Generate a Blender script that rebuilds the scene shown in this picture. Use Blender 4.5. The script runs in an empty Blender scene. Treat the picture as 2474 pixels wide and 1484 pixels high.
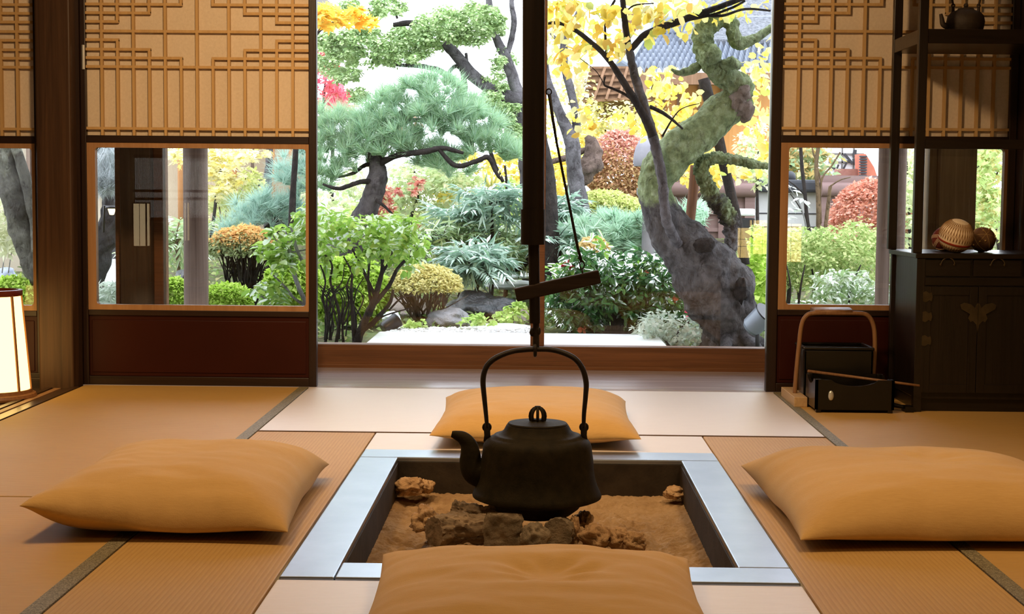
import bpy, math, random
import numpy as np
from mathutils import Vector, Matrix, noise

sc = bpy.context.scene
COL = sc.collection
PI = math.pi

# ------------------------------------------------------------------ camera
FPX, PITCH, YAW, ROLL, CAM_H = 3687.1, 0.0747628, 0.0165454, 0.0088275, 0.768
_F = Vector((-math.sin(YAW)*math.cos(PITCH), math.cos(YAW)*math.cos(PITCH), -math.sin(PITCH)))
_R0 = Vector((math.cos(YAW), math.sin(YAW), 0)); _U0 = _R0.cross(_F)
_R = _R0*math.cos(ROLL) + _U0*math.sin(ROLL); _U = -_R0*math.sin(ROLL) + _U0*math.cos(ROLL)
cam_d = bpy.data.cameras.new('camera'); cam = bpy.data.objects.new('camera', cam_d); COL.objects.link(cam)
cam_d.sensor_width = 36.0; cam_d.lens = FPX/2474*36.0; cam_d.clip_start = 0.05; cam_d.clip_end = 300
m = Matrix((( _R.x, _U.x, -_F.x, 0), (_R.y, _U.y, -_F.y, 0), (_R.z, _U.z, -_F.z, CAM_H), (0, 0, 0, 1)))
cam.matrix_world = m
sc.camera = cam

def at(px, py, Y):
    """the point of the place seen at photo pixel (px, py) at distance Y into the garden"""
    d = _F*FPX + _R*(px-1237) - _U*(py-742)
    v = d*(Y/d.y); v.z += CAM_H
    return v
def pxm(Y): return Y/FPX              # metres per photo pixel at depth Y

# ------------------------------------------------------------------ mesh building
class MB:
    def __init__(s): s.v = []; s.f = []
    def add(s, vs, fs):
        o = len(s.v); s.v += [tuple(v) for v in vs]; s.f += [tuple(i+o for i in f) for f in fs]; return s
    def box(s, x0, x1, y0, y1, z0, z1):
        return s.add([(x0,y0,z0),(x1,y0,z0),(x1,y1,z0),(x0,y1,z0),(x0,y0,z1),(x1,y0,z1),(x1,y1,z1),(x0,y1,z1)],
                     [(0,3,2,1),(4,5,6,7),(0,1,5,4),(1,2,6,5),(2,3,7,6),(3,0,4,7)])
    def obox(s, c, ax, ay, az, sx, sy, sz):
        c = Vector(c); ax, ay, az = Vector(ax).normalized(), Vector(ay).normalized(), Vector(az).normalized()
        vs = [c+ax*sx*i/2+ay*sy*j/2+az*sz*k/2 for k in (-1,1) for (i,j) in ((-1,-1),(1,-1),(1,1),(-1,1))]
        return s.add(vs, [(0,3,2,1),(4,5,6,7),(0,1,5,4),(1,2,6,5),(2,3,7,6),(3,0,4,7)])
    def bar(s, a, b, w, t, up=(0,1,0)):
        a, b = Vector(a), Vector(b); d = (b-a); x = d.normalized(); y = Vector(up); z = x.cross(y).normalized(); y = z.cross(x)
        return s.obox((a+b)/2, x, y, z, d.length, t, w)
    def tube(s, path, radii, n=10, rough=0.0, rs=3.0, seed=0.0, caps=True, flat=1.0, flat_axis=None, ridge=0.0):
        P = [Vector(p) for p in path]
        if len(P) < 2: return s
        if not hasattr(radii, '__len__'): radii = [radii]*len(P)
        o = len(s.v); prev = None
        for i, p in enumerate(P):
            t = (P[min(i+1, len(P)-1)] - P[max(i-1, 0)])
            t = t.normalized() if t.length > 1e-9 else Vector((0,0,1))
            if prev is None:
                h = Vector(flat_axis) if flat_axis else (Vector((0,1,0)) if abs(t.y) < .9 else Vector((1,0,0)))
                u = (h - t*h.dot(t)).normalized()
            else:
                u = (prev - t*prev.dot(t)); u = u.normalized() if u.length > 1e-6 else prev
            w = t.cross(u); prev = u
            for k in range(n):
                a = 2*PI*k/n; r = radii[i]
                d = u*math.cos(a)*flat + w*math.sin(a)
                q = p + d*r
                if rough:
                    nz = noise.fractal(q*rs/max(radii[0],.02)*.25 + Vector((seed,seed*.7,0)), .6, 2.2, 4)
                    q = q + d*r*rough*nz
                if ridge: q = q+d*r*ridge*(noise.fractal(Vector((math.cos(a)*3.2+seed, math.sin(a)*3.2, i*.06)), .7, 2.1, 3)+.5*noise.noise(Vector((math.cos(a)*9+seed, math.sin(a)*9, i*.09))))
                s.v.append(tuple(q))
        for i in range(len(P)-1):
            for k in range(n):
                a, b = o+i*n+k, o+i*n+(k+1) % n
                s.f.append((a, b, b+n, a+n))
        if caps:
            s.f.append(tuple(o+k for k in range(n-1, -1, -1))); e = o+(len(P)-1)*n
            s.f.append(tuple(e+k for k in range(n)))
        return s
    def cyl(s, a, b, r0, r1=None, n=16): return s.tube([a, b], [r0, r0 if r1 is None else r1], n)
    def lathe(s, prof, c, n=32, axis=2, ripple=None):
        c = Vector(c); o = len(s.v)
        for (r, z) in prof:
            for k in range(n):
                a = 2*PI*k/n; rr = max(r, 1e-4)
                if ripple: rr *= 1+ripple*noise.noise(Vector((math.cos(a)*3, math.sin(a)*3, z*25)))
                s.v.append((c.x+rr*math.cos(a), c.y+rr*math.sin(a), c.z+z))
        for i in range(len(prof)-1):
            for k in range(n):
                a, b = o+i*n+k, o+i*n+(k+1) % n
                s.f.append((a, b, b+n, a+n))
        s.f.append(tuple(o+k for k in range(n-1, -1, -1))); e = o+(len(prof)-1)*n
        s.f.append(tuple(e+k for k in range(n)))
        return s
    def torus(s, c, R, r, axis=(0,0,1), n=32, m=8, a0=0, a1=2*PI, sx=1, sy=1):
        ax = Vector(axis).normalized(); h = Vector((1,0,0)) if abs(ax.x) < .9 else Vector((0,0,1))
        u = (h-ax*h.dot(ax)).normalized(); w = ax.cross(u); full = abs(a1-a0-2*PI) < 1e-6
        pts = [Vector(c)+u*R*sx*math.cos(a0+(a1-a0)*i/n)+w*R*sy*math.sin(a0+(a1-a0)*i/n) for i in range(n+1)]
        return s.tube(pts, r, m, caps=not full)
    def prism(s, poly, fn, d0, d1):
        """poly: 2d outline; fn(u, v, d) -> 3d"""
        n = len(poly); o = len(s.v)
        s.v += [tuple(fn(u, v, d0)) for u, v in poly] + [tuple(fn(u, v, d1)) for u, v in poly]
        s.f.append(tuple(range(o, o+n))); s.f.append(tuple(range(o+2*n-1, o+n-1, -1)))
        for i in range(n):
            j = (i+1) % n; s.f.append((o+i, o+n+i, o+n+j, o+j))
        return s
    def blob(s, c, rx, ry, rz, rough=.25, fs=1.5, seed=0, nu=28, nv=16, flat_bottom=None, cut=None):
        c = Vector(c); o = len(s.v)
        for i in range(nv+1):
            th = PI*i/nv
            for k in range(nu):
                ph = 2*PI*k/nu
                d = Vector((math.sin(th)*math.cos(ph), math.sin(th)*math.sin(ph), math.cos(th)))
                q = 1+rough*noise.fractal(d*fs+Vector((seed*3.1, seed*1.7, seed)), .7, 2.1, 5)
                if cut:   # facet the rock
                    q += cut*noise.voronoi(d*fs*1.3+Vector((seed, seed, 0)))[0][0]
                v = Vector((d.x*rx*q, d.y*ry*q, d.z*rz*q))
                if flat_bottom is not None: v.z = max(v.z, -rz*flat_bottom)
                s.v.append(tuple(c+v))
        for i in range(nv):
            for k in range(nu):
                a, b = o+i*nu+k, o+i*nu+(k+1) % nu
                s.f.append((a, a+nu, b+nu, b))
        return s
    def build(s, name, mat, parent=None, smooth=False, bevel=0.0, angle=None):
        me = bpy.data.meshes.new(name); me.from_pydata(s.v, [], s.f); me.validate(clean_customdata=False)
        o = bpy.data.objects.new(name, me); COL.objects.link(o)
        me.materials.append(mat)
        if smooth:
            me.polygons.foreach_set('use_smooth', [True]*len(me.polygons))
            if angle:
                try: me.set_sharp_from_angle(angle=angle)
                except Exception: pass
        if bevel:
            b = o.modifiers.new('bevel', 'BEVEL'); b.width = bevel; b.segments = 2; b.limit_method = 'ANGLE'
        if parent is not None: put(o, parent)
        me.update(); return o

def put(o, parent):
    o.parent = parent; o.matrix_parent_inverse = WM[parent.name].inverted()
WM = {}
class _WM(dict):
    def __missing__(s, k): return Matrix.Identity(4)
WM = _WM()
def thing(name, label, cat, loc=(0,0,0), group=None):
    o = bpy.data.objects.new(name, None); COL.objects.link(o); o.empty_display_size = .1
    o.location = loc; WM[o.name] = Matrix.Translation(Vector(loc))
    o['label'] = label; o['category'] = cat
    if group: o['group'] = group
    return o
def tag(o, label, cat, group=None, kind=None):
    o['label'] = label; o['category'] = cat
    if group: o['group'] = group
    if kind: o['kind'] = kind
    return o
def struct(o): o['kind'] = 'structure'; return o
def struct_root(name, loc=(0,0,0)):
    o = bpy.data.objects.new(name, None); COL.objects.link(o); o.location = loc
    WM[o.name] = Matrix.Translation(Vector(loc)); o['kind'] = 'structure'; return o

def smooth_path(pts, sub=6):
    """Catmull-Rom through rows of numbers (any width)"""
    A = [np.array(p, float) for p in pts]
    if len(A) < 3: sub = max(sub, 2)
    out = []
    for i in range(len(A)-1):
        p0, p1, p2, p3 = A[max(i-1,0)], A[i], A[i+1], A[min(i+2,len(A)-1)]
        for k in range(sub):
            t = k/sub
            out.append(.5*((2*p1)+(-p0+p2)*t+(2*p0-5*p1+4*p2-p3)*t*t+(-p0+3*p1-3*p2+p3)*t**3))
    out.append(A[-1]); return out

# ------------------------------------------------------------------ leaves
TEMPL = {
 'diamond': ([(0,0,0),(.45,.5,.07),(1,0,0),(.45,-.5,.07)], [(0,1,2),(0,2,3)]),
 'oval': ([(0,0,0),(.28,.42,.09),(.68,.40,.07),(1,0,-.08),(.68,-.40,.07),(.28,-.42,.09)], [(0,1,2,3),(0,3,4,5)]),
 'needle': ([(0,-.5,0),(0,.5,0),(1,0,0)], [(0,1,2)]),
 'lance': ([(0,0,0),(.35,.5,.05),(1,0,-.12),(.35,-.5,.05)], [(0,1,2),(0,2,3)]),
}
def _maple():
    v = [(0,0,0)]; 
    tips = [(-100,.55),(-48,.9),(0,1.05),(48,.9),(100,.55)]
    seq = []
    for i, (a, r) in enumerate(tips):
        seq.append((a, r))
        if i < 4: seq.append(((a+tips[i+1][0])/2, .42))
    for a, r in seq: v.append((.25+r*math.cos(math.radians(a))*.75, r*math.sin(math.radians(a))*.75, .05*r))
    f = [(0, i, i+1) for i in range(1, len(v)-1)]
    return v, f
TEMPL['maple'] = _maple()

def unit(a): return a/np.maximum(np.linalg.norm(a, axis=1, keepdims=True), 1e-9)
class Leaves:
    def __init__(s, shape, seed): s.t = TEMPL[shape]; s.rng = np.random.default_rng(seed); s.P=[]; s.A=[]; s.N=[]; s.L=[]; s.W=[]
    def put(s, P, A, N, L, W):
        s.P.append(P); s.A.append(A); s.N.append(N); s.L.append(L); s.W.append(W)
    def blob(s, c, r, n, size, wid=.6, shell=.55, droop=0.0, upn=.7, jit=.7, var=.3, low=-1.0):
        g = s.rng; u = unit(g.normal(size=(n, 3)))
        if low > -1: u[:,2] = np.where(u[:,2] < low, -u[:,2]*g.random(n)*.6, u[:,2])
        rr = shell+(1-shell)*g.random((n,1))**.6
        P = np.array(c)+u*rr*np.array(r)
        N = unit(u*.6+np.array([0,0,upn])+g.normal(size=(n,3))*jit*.55)
        A = g.normal(size=(n,3))*.8+u*.5; A[:,2] -= droop
        A = unit(A-N*np.sum(A*N,1,keepdims=True))
        L = size*(1-var+2*var*g.random(n)); s.put(P, A, N, L, L*wid)
    def tuft(s, c, d, n, length, width, spread=.9):
        g = s.rng; A = unit(np.array(d)[None,:]*1.0+unit(g.normal(size=(n,3)))*spread)
        N = unit(np.cross(A, g.normal(size=(n,3)))); L = length*(.75+.5*g.random(n))
        s.put(np.array(c)[None,:]+g.normal(size=(n,3))*.006, A, N, L, np.full(n, width))
    def frond(s, base, d, length, nl, leaf, wid, droop=.35, stem=None, stem_r=.004):
        g = s.rng; d = Vector(d).normalized(); base = Vector(base); side = d.cross(Vector((0,0,1)))
        side = side.normalized() if side.length > .05 else Vector((1,0,0))
        pts = []
        for i in range(8):
            t = i/7; pts.append(base+d*length*t+Vector((0,0,-droop*length*t*t)))
        if stem is not None: stem.tube(pts, [stem_r*(1-.7*i/7) for i in range(8)], 5)
        P=[];A=[];N=[];L=[]
        for i in range(nl):
            t = .18+.82*(i+.5)/nl; k = min(int(t*7), 6); q = pts[k].lerp(pts[k+1], t*7-k); tn = (pts[k+1]-pts[k]).normalized()
            for sg in (-1, 1):
                a = (side*sg*.95+tn*.75+Vector((0,0,g.normal()*.18-.1))).normalized()
                P.append(q); A.append(a); n_ = tn.cross(a)*sg*-1; n_ = Vector((n_.x+g.normal()*.15, n_.y+g.normal()*.15, abs(n_.z)+.2)); N.append((n_-a*n_.dot(a)).normalized()); L.append(leaf*(1-.45*abs(t-.45))*(.8+.4*g.random()))
        P.append(pts[-1]); A.append(tn); N.append(Vector((0,0,1))); L.append(leaf*.8)
        L = np.array(L); s.put(np.array([tuple(x) for x in P]), np.array([tuple(x) for x in A]), np.array([tuple(x) for x in N]), L, L*wid)
    def build(s, name, mat, parent=None):
        P, A, N = np.concatenate(s.P), np.concatenate(s.A), np.concatenate(s.N); L, W = np.concatenate(s.L), np.concatenate(s.W)
        B = np.cross(N, A); tv, tf = s.t; n = len(P); k = len(tv)
        V = np.empty((n, k, 3))
        for i, (u, v, w) in enumerate(tv):
            V[:,i] = P + A*(u*L)[:,None] + B*(v*W)[:,None] + N*(w*L)[:,None]
        me = bpy.data.meshes.new(name)
        fl = [x for f in tf for x in f]; tot = [len(f) for f in tf]
        base = (np.arange(n)*k)[:,None]
        loops = (base+np.array(fl)[None,:]).ravel()
        totals = np.tile(np.array(tot), n); starts = np.concatenate(([0], np.cumsum(totals)[:-1]))
        me.vertices.add(n*k); me.vertices.foreach_set('co', V.ravel().astype(np.float32))
        me.loops.add(len(loops)); me.loops.foreach_set('vertex_index', loops.astype(np.int32))
        me.polygons.add(len(totals)); me.polygons.foreach_set('loop_start', starts.astype(np.int32))
        try: me.polygons.foreach_set('loop_total', totals.astype(np.int32))
        except Exception: pass
        me.update(calc_edges=True); me.materials.append(mat)
        o = bpy.data.objects.new(name, me); COL.objects.link(o)
        if parent is not None: put(o, parent)
        return o

# ------------------------------------------------------------------ materials
def lin(r, g, b):
    f = lambda c: (c/255/12.92) if c/255 <= .04045 else ((c/255+.055)/1.055)**2.4
    return (f(r), f(g), f(b), 1)
class NT:
    def __init__(s, name):
        s.m = bpy.data.materials.new(name); s.m.use_nodes = True; s.n = s.m.node_tree.nodes; s.l = s.m.node_tree.links
        s.n.clear(); s.out = s.n.new('ShaderNodeOutputMaterial')
    def node(s, t, **kw):
        o = s.n.new(t)
        for k, v in kw.items():
            if k.startswith('i_'): o.inputs[k[2:].replace('_', ' ')].default_value = v
            else: setattr(o, k, v)
        return o
    def link(s, a, b): s.l.new(a, b)
    def coord(s, scale=(1,1,1), rot=(0,0,0), kind='Object'):
        c = s.node('ShaderNodeTexCoord'); mp = s.node('ShaderNodeMapping'); mp.inputs['Scale'].default_value = scale; mp.inputs['Rotation'].default_value = rot
        s.link(c.outputs[kind], mp.inputs['Vector']); return mp.outputs['Vector']
    def noise(s, vec, scale, detail=4, rough=.55, dist=0):
        n = s.node('ShaderNodeTexNoise'); n.inputs['Scale'].default_value = scale; n.inputs['Detail'].default_value = detail; n.inputs['Roughness'].default_value = rough; n.inputs['Distortion'].default_value = dist
        if vec is not None: s.link(vec, n.inputs['Vector'])
        return n.outputs['Fac']
    def ramp(s, fac, stops, interp='LINEAR'):
        r = s.node('ShaderNodeValToRGB'); r.color_ramp.interpolation = interp; e = r.color_ramp.elements
        while len(e) < len(stops): e.new(.5)
        for i, (p, c) in enumerate(stops): e[i].position = p; e[i].color = c
        s.link(fac, r.inputs['Fac']); return r.outputs['Color']
    def bump(s, h, strength, dist=.01):
        b = s.node('ShaderNodeBump'); b.inputs['Strength'].default_value = strength; b.inputs['Distance'].default_value = dist
        s.link(h, b.inputs['Height']); return b.outputs['Normal']
    def bsdf(s, color=None, rough=.6, spec=.5, metal=0, normal=None):
        b = s.node('ShaderNodeBsdfPrincipled'); b.inputs['Roughness'].default_value = rough; b.inputs['Specular IOR Level'].default_value = spec; b.inputs['Metallic'].default_value = metal
        if color is not None:
            if hasattr(color, 'is_linked') or isinstance(color, bpy.types.NodeSocket): s.link(color, b.inputs['Base Color'])
            else: b.inputs['Base Color'].default_value = color
        if normal is not None: s.link(normal, b.inputs['Normal'])
        s.link(b.outputs[0], s.out.inputs['Surface']); return b
def plain(name, c, rough=.6, spec=.5, metal=0, c2=None, ns=8, bump=0, bs=60, bd=.004):
    t = NT(name); v = t.coord(); col = c
    if c2 is not None: col = t.ramp(t.noise(v, ns), [(.3, c), (.7, c2)])
    nrm = t.bump(t.noise(v, bs, 5, .6), bump, bd) if bump else None
    t.bsdf(col, rough, spec, metal, nrm); return t.m
def wood(name, c1, c2, rough=.45, axis=2, spec=.4, scale=1.0, bump=.15, stops=(.3,.7)):
    t = NT(name); s = [26*scale, 26*scale, 26*scale]; s[axis] = 1.4*scale
    v = t.coord(tuple(s)); f = t.noise(v, 1.6, 6, .6, .9)
    f2 = t.noise(t.coord(tuple(x*5 if i != axis else x for i, x in enumerate(s))), 2.0, 3, .6)
    mx = t.node('ShaderNodeMath', operation='MULTIPLY_ADD'); t.link(f2, mx.inputs[0]); mx.inputs[1].default_value = .35; 
    sb = t.node('ShaderNodeMath', operation='SUBTRACT'); t.link(f, sb.inputs[0]); sb.inputs[1].default_value = .17; t.link(sb.outputs[0], mx.inputs[2])
    t.bsdf(t.ramp(mx.outputs[0], [(stops[0], c1), (stops[1], c2)]), rough, spec, 0, t.bump(mx.outputs[0], bump, .004)); return t.m
def leafmat(name, cols, trans=.35, gloss=0.0, rough=.35):
    """each leaf takes its own colour out of the row"""
    t = NT(name); g = t.node('ShaderNodeNewGeometry'); n = len(cols)
    col = t.ramp(g.outputs['Random Per Island'], [(i/(n-1), c) for i, c in enumerate(cols)])
    d = t.node('ShaderNodeBsdfDiffuse'); tr = t.node('ShaderNodeBsdfTranslucent'); t.link(col, d.inputs[0]); t.link(col, tr.inputs[0])
    m1 = t.node('ShaderNodeMixShader'); m1.inputs[0].default_value = trans; t.link(d.outputs[0], m1.inputs[1]); t.link(tr.outputs[0], m1.inputs[2]); res = m1
    if gloss:
        gl = t.node('ShaderNodeBsdfGlossy'); gl.inputs['Roughness'].default_value = rough; fr = t.node('ShaderNodeFresnel'); fr.inputs[0].default_value = 1.45
        mu = t.node('ShaderNodeMath', operation='MULTIPLY'); t.link(fr.outputs[0], mu.inputs[0]); mu.inputs[1].default_value = gloss
        m2 = t.node('ShaderNodeMixShader'); t.link(mu.outputs[0], m2.inputs[0]); t.link(m1.outputs[0], m2.inputs[1]); t.link(gl.outputs[0], m2.inputs[2]); res = m2
    t.link(res.outputs[0], t.out.inputs['Surface']); return t.m
def glassmat(name):
    t = NT(name); tr = t.node('ShaderNodeBsdfTransparent'); gl = t.node('ShaderNodeBsdfGlossy'); gl.inputs['Roughness'].default_value = 0.0
    fr = t.node('ShaderNodeFresnel'); fr.inputs[0].default_value = 1.5; m_ = t.node('ShaderNodeMixShader')
    t.link(fr.outputs[0], m_.inputs[0]); t.link(tr.outputs[0], m_.inputs[1]); t.link(gl.outputs[0], m_.inputs[2]); t.link(m_.outputs[0], t.out.inputs['Surface']); return t.m
def emit(name, c, strength):
    t = NT(name); e = t.node('ShaderNodeEmission'); e.inputs[0].default_value = c; e.inputs[1].default_value = strength; t.link(e.outputs[0], t.out.inputs['Surface']); return t.m
# ------------------------------------------------------------------ room materials
def rgb(r, g, b): return (r, g, b, 1)
DARK = wood('dark_stained_wood', rgb(.012,.005,.003), rgb(.024,.010,.005), .38, 2)
DARKX = wood('dark_stained_wood_across', rgb(.012,.005,.003), rgb(.024,.010,.005), .38, 0)
DARKY = wood('dark_stained_wood_deep', rgb(.030,.014,.007), rgb(.060,.028,.013), .3, 1)
PILLAR = wood('pillar_wood', rgb(.032,.014,.006), rgb(.075,.036,.016), .5, 2, .3, .5, .2)
LACQ = plain('red_brown_lacquer', rgb(.026,.0035,.0015), .42, .2, 0, rgb(.034,.005,.002), 3)
GLFRAME = wood('cedar_frame', rgb(.28,.145,.065), rgb(.38,.21,.10), .45, 2, .3, .6)
LATT = wood('lattice_wood', rgb(.44,.275,.115), rgb(.54,.35,.155), .6, 2, .2)
SILL = wood('sill_wood', rgb(.11,.045,.018), rgb(.19,.08,.032), .5, 0, .3)
VER = wood('veranda_boards', rgb(.37,.34,.41), rgb(.50,.47,.56), .20, 0, .8, .5, .08)  # dark polished boards; their lavender daylight reflection is put into the base colour
OUTW = wood('weathered_post', rgb(.12,.08,.06), rgb(.22,.155,.12), .75, 2, .2, .8, .3)
OUTD = wood('dark_window_post', rgb(.05,.03,.016), rgb(.09,.054,.03), .6, 2, .2)
OUTR = wood('lit_window_post', rgb(.15,.095,.045), rgb(.24,.155,.08), .6, 2, .2)  # lighter copy of the dark post wood, with the room's lamplight painted in
GLASS = glassmat('window_glass')
PLAST = plain('sand_plaster', rgb(.42,.30,.18), .9, .1, 0, rgb(.5,.36,.22), 6, .2, 120)
CEIL = wood('ceiling_boards', rgb(.16,.09,.045), rgb(.24,.14,.07), .6, 1)
PALE = plain('pale_metal', rgb(.62,.64,.62), .35, .5, .6)
def paper_mat():
    t = NT('shoji_paper'); v = t.coord(); col = t.ramp(t.noise(v, 90, 5, .7), [(.3, rgb(.68,.56,.42)), (.7, rgb(.78,.66,.51))])
    d = t.node('ShaderNodeBsdfDiffuse'); tr = t.node('ShaderNodeBsdfTranslucent'); t.link(col, d.inputs[0]); t.link(col, tr.inputs[0])
    m_ = t.node('ShaderNodeMixShader'); m_.inputs[0].default_value = .18; t.link(d.outputs[0], m_.inputs[1]); t.link(tr.outputs[0], m_.inputs[2]); t.link(m_.outputs[0], t.out.inputs['Surface']); return t.m
PAPER = paper_mat()
def tatami(name, c1, c2, axis, rough, spec, sheen=0):
    """rush mat; ribs lie across 'axis'"""
    t = NT(name); v = t.coord()
    w = t.node('ShaderNodeTexWave', wave_type='BANDS', bands_direction='X' if axis == 0 else 'Y', wave_profile='SIN'); w.inputs['Scale'].default_value = 30; w.inputs['Distortion'].default_value = .4; w.inputs['Detail'].default_value = 1; w.inputs['Detail Scale'].default_value = 2
    t.link(v, w.inputs['Vector'])
    sc_ = (60, 3, 1) if axis == 1 else (3, 60, 1)
    n1 = t.noise(t.coord((sc_[1], sc_[0], 1)), 5, 4, .7); n2 = t.noise(v, 2.2, 3)
    mx = t.node('ShaderNodeMix', data_type='FLOAT'); mx.inputs[0].default_value = .35; t.link(n1, mx.inputs[2]); t.link(n2, mx.inputs[3])
    col = t.ramp(mx.outputs[0], [(.3, c1), (.68, c2)])
    mu = t.node('ShaderNodeMix', data_type='RGBA', blend_type='MULTIPLY'); mu.inputs[0].default_value = 1
    t.link(col, mu.inputs[6]); t.link(t.ramp(w.outputs['Color'], [(0, rgb(.88,.86,.83)), (.45, rgb(1,1,1))]), mu.inputs[7])
    b = t.bsdf(mu.outputs[2], rough, spec, 0, t.bump(w.outputs['Color'], .12, .002)); b.inputs['Sheen Weight'].default_value = sheen; b.inputs['Sheen Roughness'].default_value = .35; return t.m
TAT_X = tatami('rush_mat_side', rgb(.44,.26,.078), rgb(.54,.335,.108), 1, .60, .28)
TAT_Y = tatami('rush_mat_narrow', rgb(.44,.26,.078), rgb(.54,.335,.108), 0, .60, .28)
TAT_C = tatami('rush_mat_centre', rgb(.74,.66,.61), rgb(.82,.74,.69), 1, .40, 1.0, .35)  # paler than the side mats: doorway daylight sheen partly put into the colour
def heri_mat():
    t = NT('brocade_band'); v = t.coord(); vo = t.node('ShaderNodeTexVoronoi'); vo.inputs['Scale'].default_value = 210; t.link(v, vo.inputs['Vector'])
    f = t.noise(v, 260, 2, .6, 1.5)
    t.bsdf(t.ramp(f, [(.38, rgb(.075,.06,.03)), (.5, rgb(.17,.145,.08)), (.62, rgb(.33,.29,.18))]), .62, .4, 0, t.bump(f, .3, .002)); return t.m
HERI = heri_mat(); HERID = plain('brown_edge_cloth', rgb(.10,.06,.035), .8, .2, 0, rgb(.16,.10,.06), 200)
EDGE = plain('straw_edge', rgb(.40,.25,.10), .8, .2, 0, rgb(.30,.18,.07), 120)

# ------------------------------------------------------------------ shell
DY0, DY1 = 5.935, 5.975            # the plane of the sliding doors
def slab(name, *b, mat=PLAST):
    mb = MB(); mb.box(*b); return struct(mb.build(name, mat))
fl = MB()
for b in ((-1.80,-.50,-1.6,5.93),(.535,3.0,-1.6,5.93),(-.50,.535,-1.6,2.97),(-.50,.535,4.49,5.93)): fl.box(b[0],b[1],b[2],b[3],-.12,-.055)
struct(fl.build('floor', OUTD))
hl = MB()
for i in range(17):
    x = -1.905-.1*i; hl.box(x-.096, x, -1.6, 5.93, -.08, -.012)
struct(hl.build('floor_hall', DARKY, bevel=.002))
vr = MB(); 
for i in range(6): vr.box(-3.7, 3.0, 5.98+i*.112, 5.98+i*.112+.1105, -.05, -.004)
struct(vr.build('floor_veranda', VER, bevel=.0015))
slab('ceiling', -3.9, 3.1, -1.7, 5.9, 2.42, 2.47, mat=CEIL)
slab('ceiling_veranda', -3.9, 3.1, 5.9, 6.95, 2.30, 2.36, mat=CEIL)
slab('wall_left', -3.72, -3.62, -1.7, 6.7, -.1, 2.45)
slab('wall_right', 2.62, 2.72, -1.7, 6.7, -.1, 2.45)
slab('wall_back', -3.7, 2.7, -1.7, -1.6, -.1, 2.45)
lt = MB(); lt.box(-3.62, 2.62, 5.90, 6.01, 1.785, 1.90); struct(lt.build('trim_4', DARKX, bevel=.004))
slab('wall_front', -3.62, 2.62, 5.92, 5.99, 1.90, 2.42)
# grooved track under the doors
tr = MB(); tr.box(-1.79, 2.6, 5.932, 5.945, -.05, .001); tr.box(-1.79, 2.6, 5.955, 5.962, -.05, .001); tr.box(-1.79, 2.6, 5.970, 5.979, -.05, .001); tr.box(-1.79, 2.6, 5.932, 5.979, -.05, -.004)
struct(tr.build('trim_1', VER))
t2 = MB(); t2.box(-3.62, -1.93, 5.93, 5.985, -.05, .045); t2.box(-3.62, -1.93, 5.915, 5.93, -.02, .028); struct(t2.build('baseboard_left', DARKX, bevel=.003))
# strips of the sliding track on the left
for nm, x0, x1, z in (('trim_5', -1.803, -1.778, .002), ('trim_6', -1.835, -1.806, -.004), ('trim_7', -1.872, -1.846, -.004), ('trim_8', -1.903, -1.880, -.002)):
    b = MB(); b.box(x0, x1, -1.6, 5.86, -.08, z); struct(b.build(nm, DARKY if nm != 'trim_7' else GLFRAME, bevel=.001))
gr = MB(); gr.box(-1.905, -1.778, -1.6, 5.86, -.1, -.016); struct(gr.build('trim_9', DARKY))
# pillar between the bays
pl = MB(); pl.box(-1.930, -1.795, 5.855, 5.985, -.05, 1.80); pil = struct(pl.build('trim_2', PILLAR, bevel=.006))

b = MB(); b.box(-1.796, -1.7815, 5.925, 5.985, -.05, 1.8); struct(b.build('trim_14', DARK))
# ------------------------------------------------------------------ sliding paper doors
def rounded_ring(mb, x0, x1, z0, z1, a0, a1, c0, c1, r, y0, y1):
    """frame from outer rectangle to an opening with rounded corners"""
    seg = 6; inner = []; outer = []
    for cx, cz, s, ox, oz in ((a1-r, c1-r, 0, x1, z1), (a0+r, c1-r, 1, x0, z1), (a0+r, c0+r, 2, x0, z0), (a1-r, c0+r, 3, x1, z0)):
        for k in range(seg+1):
            an = PI/2*(s+k/seg); inner.append((cx+r*math.cos(an), cz+r*math.sin(an))); outer.append((ox, oz))
    n = len(inner); o = len(mb.v)
    for y in (y0, y1):
        mb.v += [(u, y, w) for u, w in inner]+[(u, y, w) for u, w in outer]
    for i in range(n):
        j = (i+1) % n
        mb.f += [(o+i, o+j, o+n+j, o+n+i), (o+2*n+i, o+3*n+i, o+3*n+j, o+2*n+j), (o+i, o+2*n+i, o+2*n+j, o+j)]
        if outer[i] != outer[j]: mb.f.append((o+n+i, o+n+j, o+3*n+j, o+3*n+i))
Z = lambda py, px=480: at(px, py, 5.95).z
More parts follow.
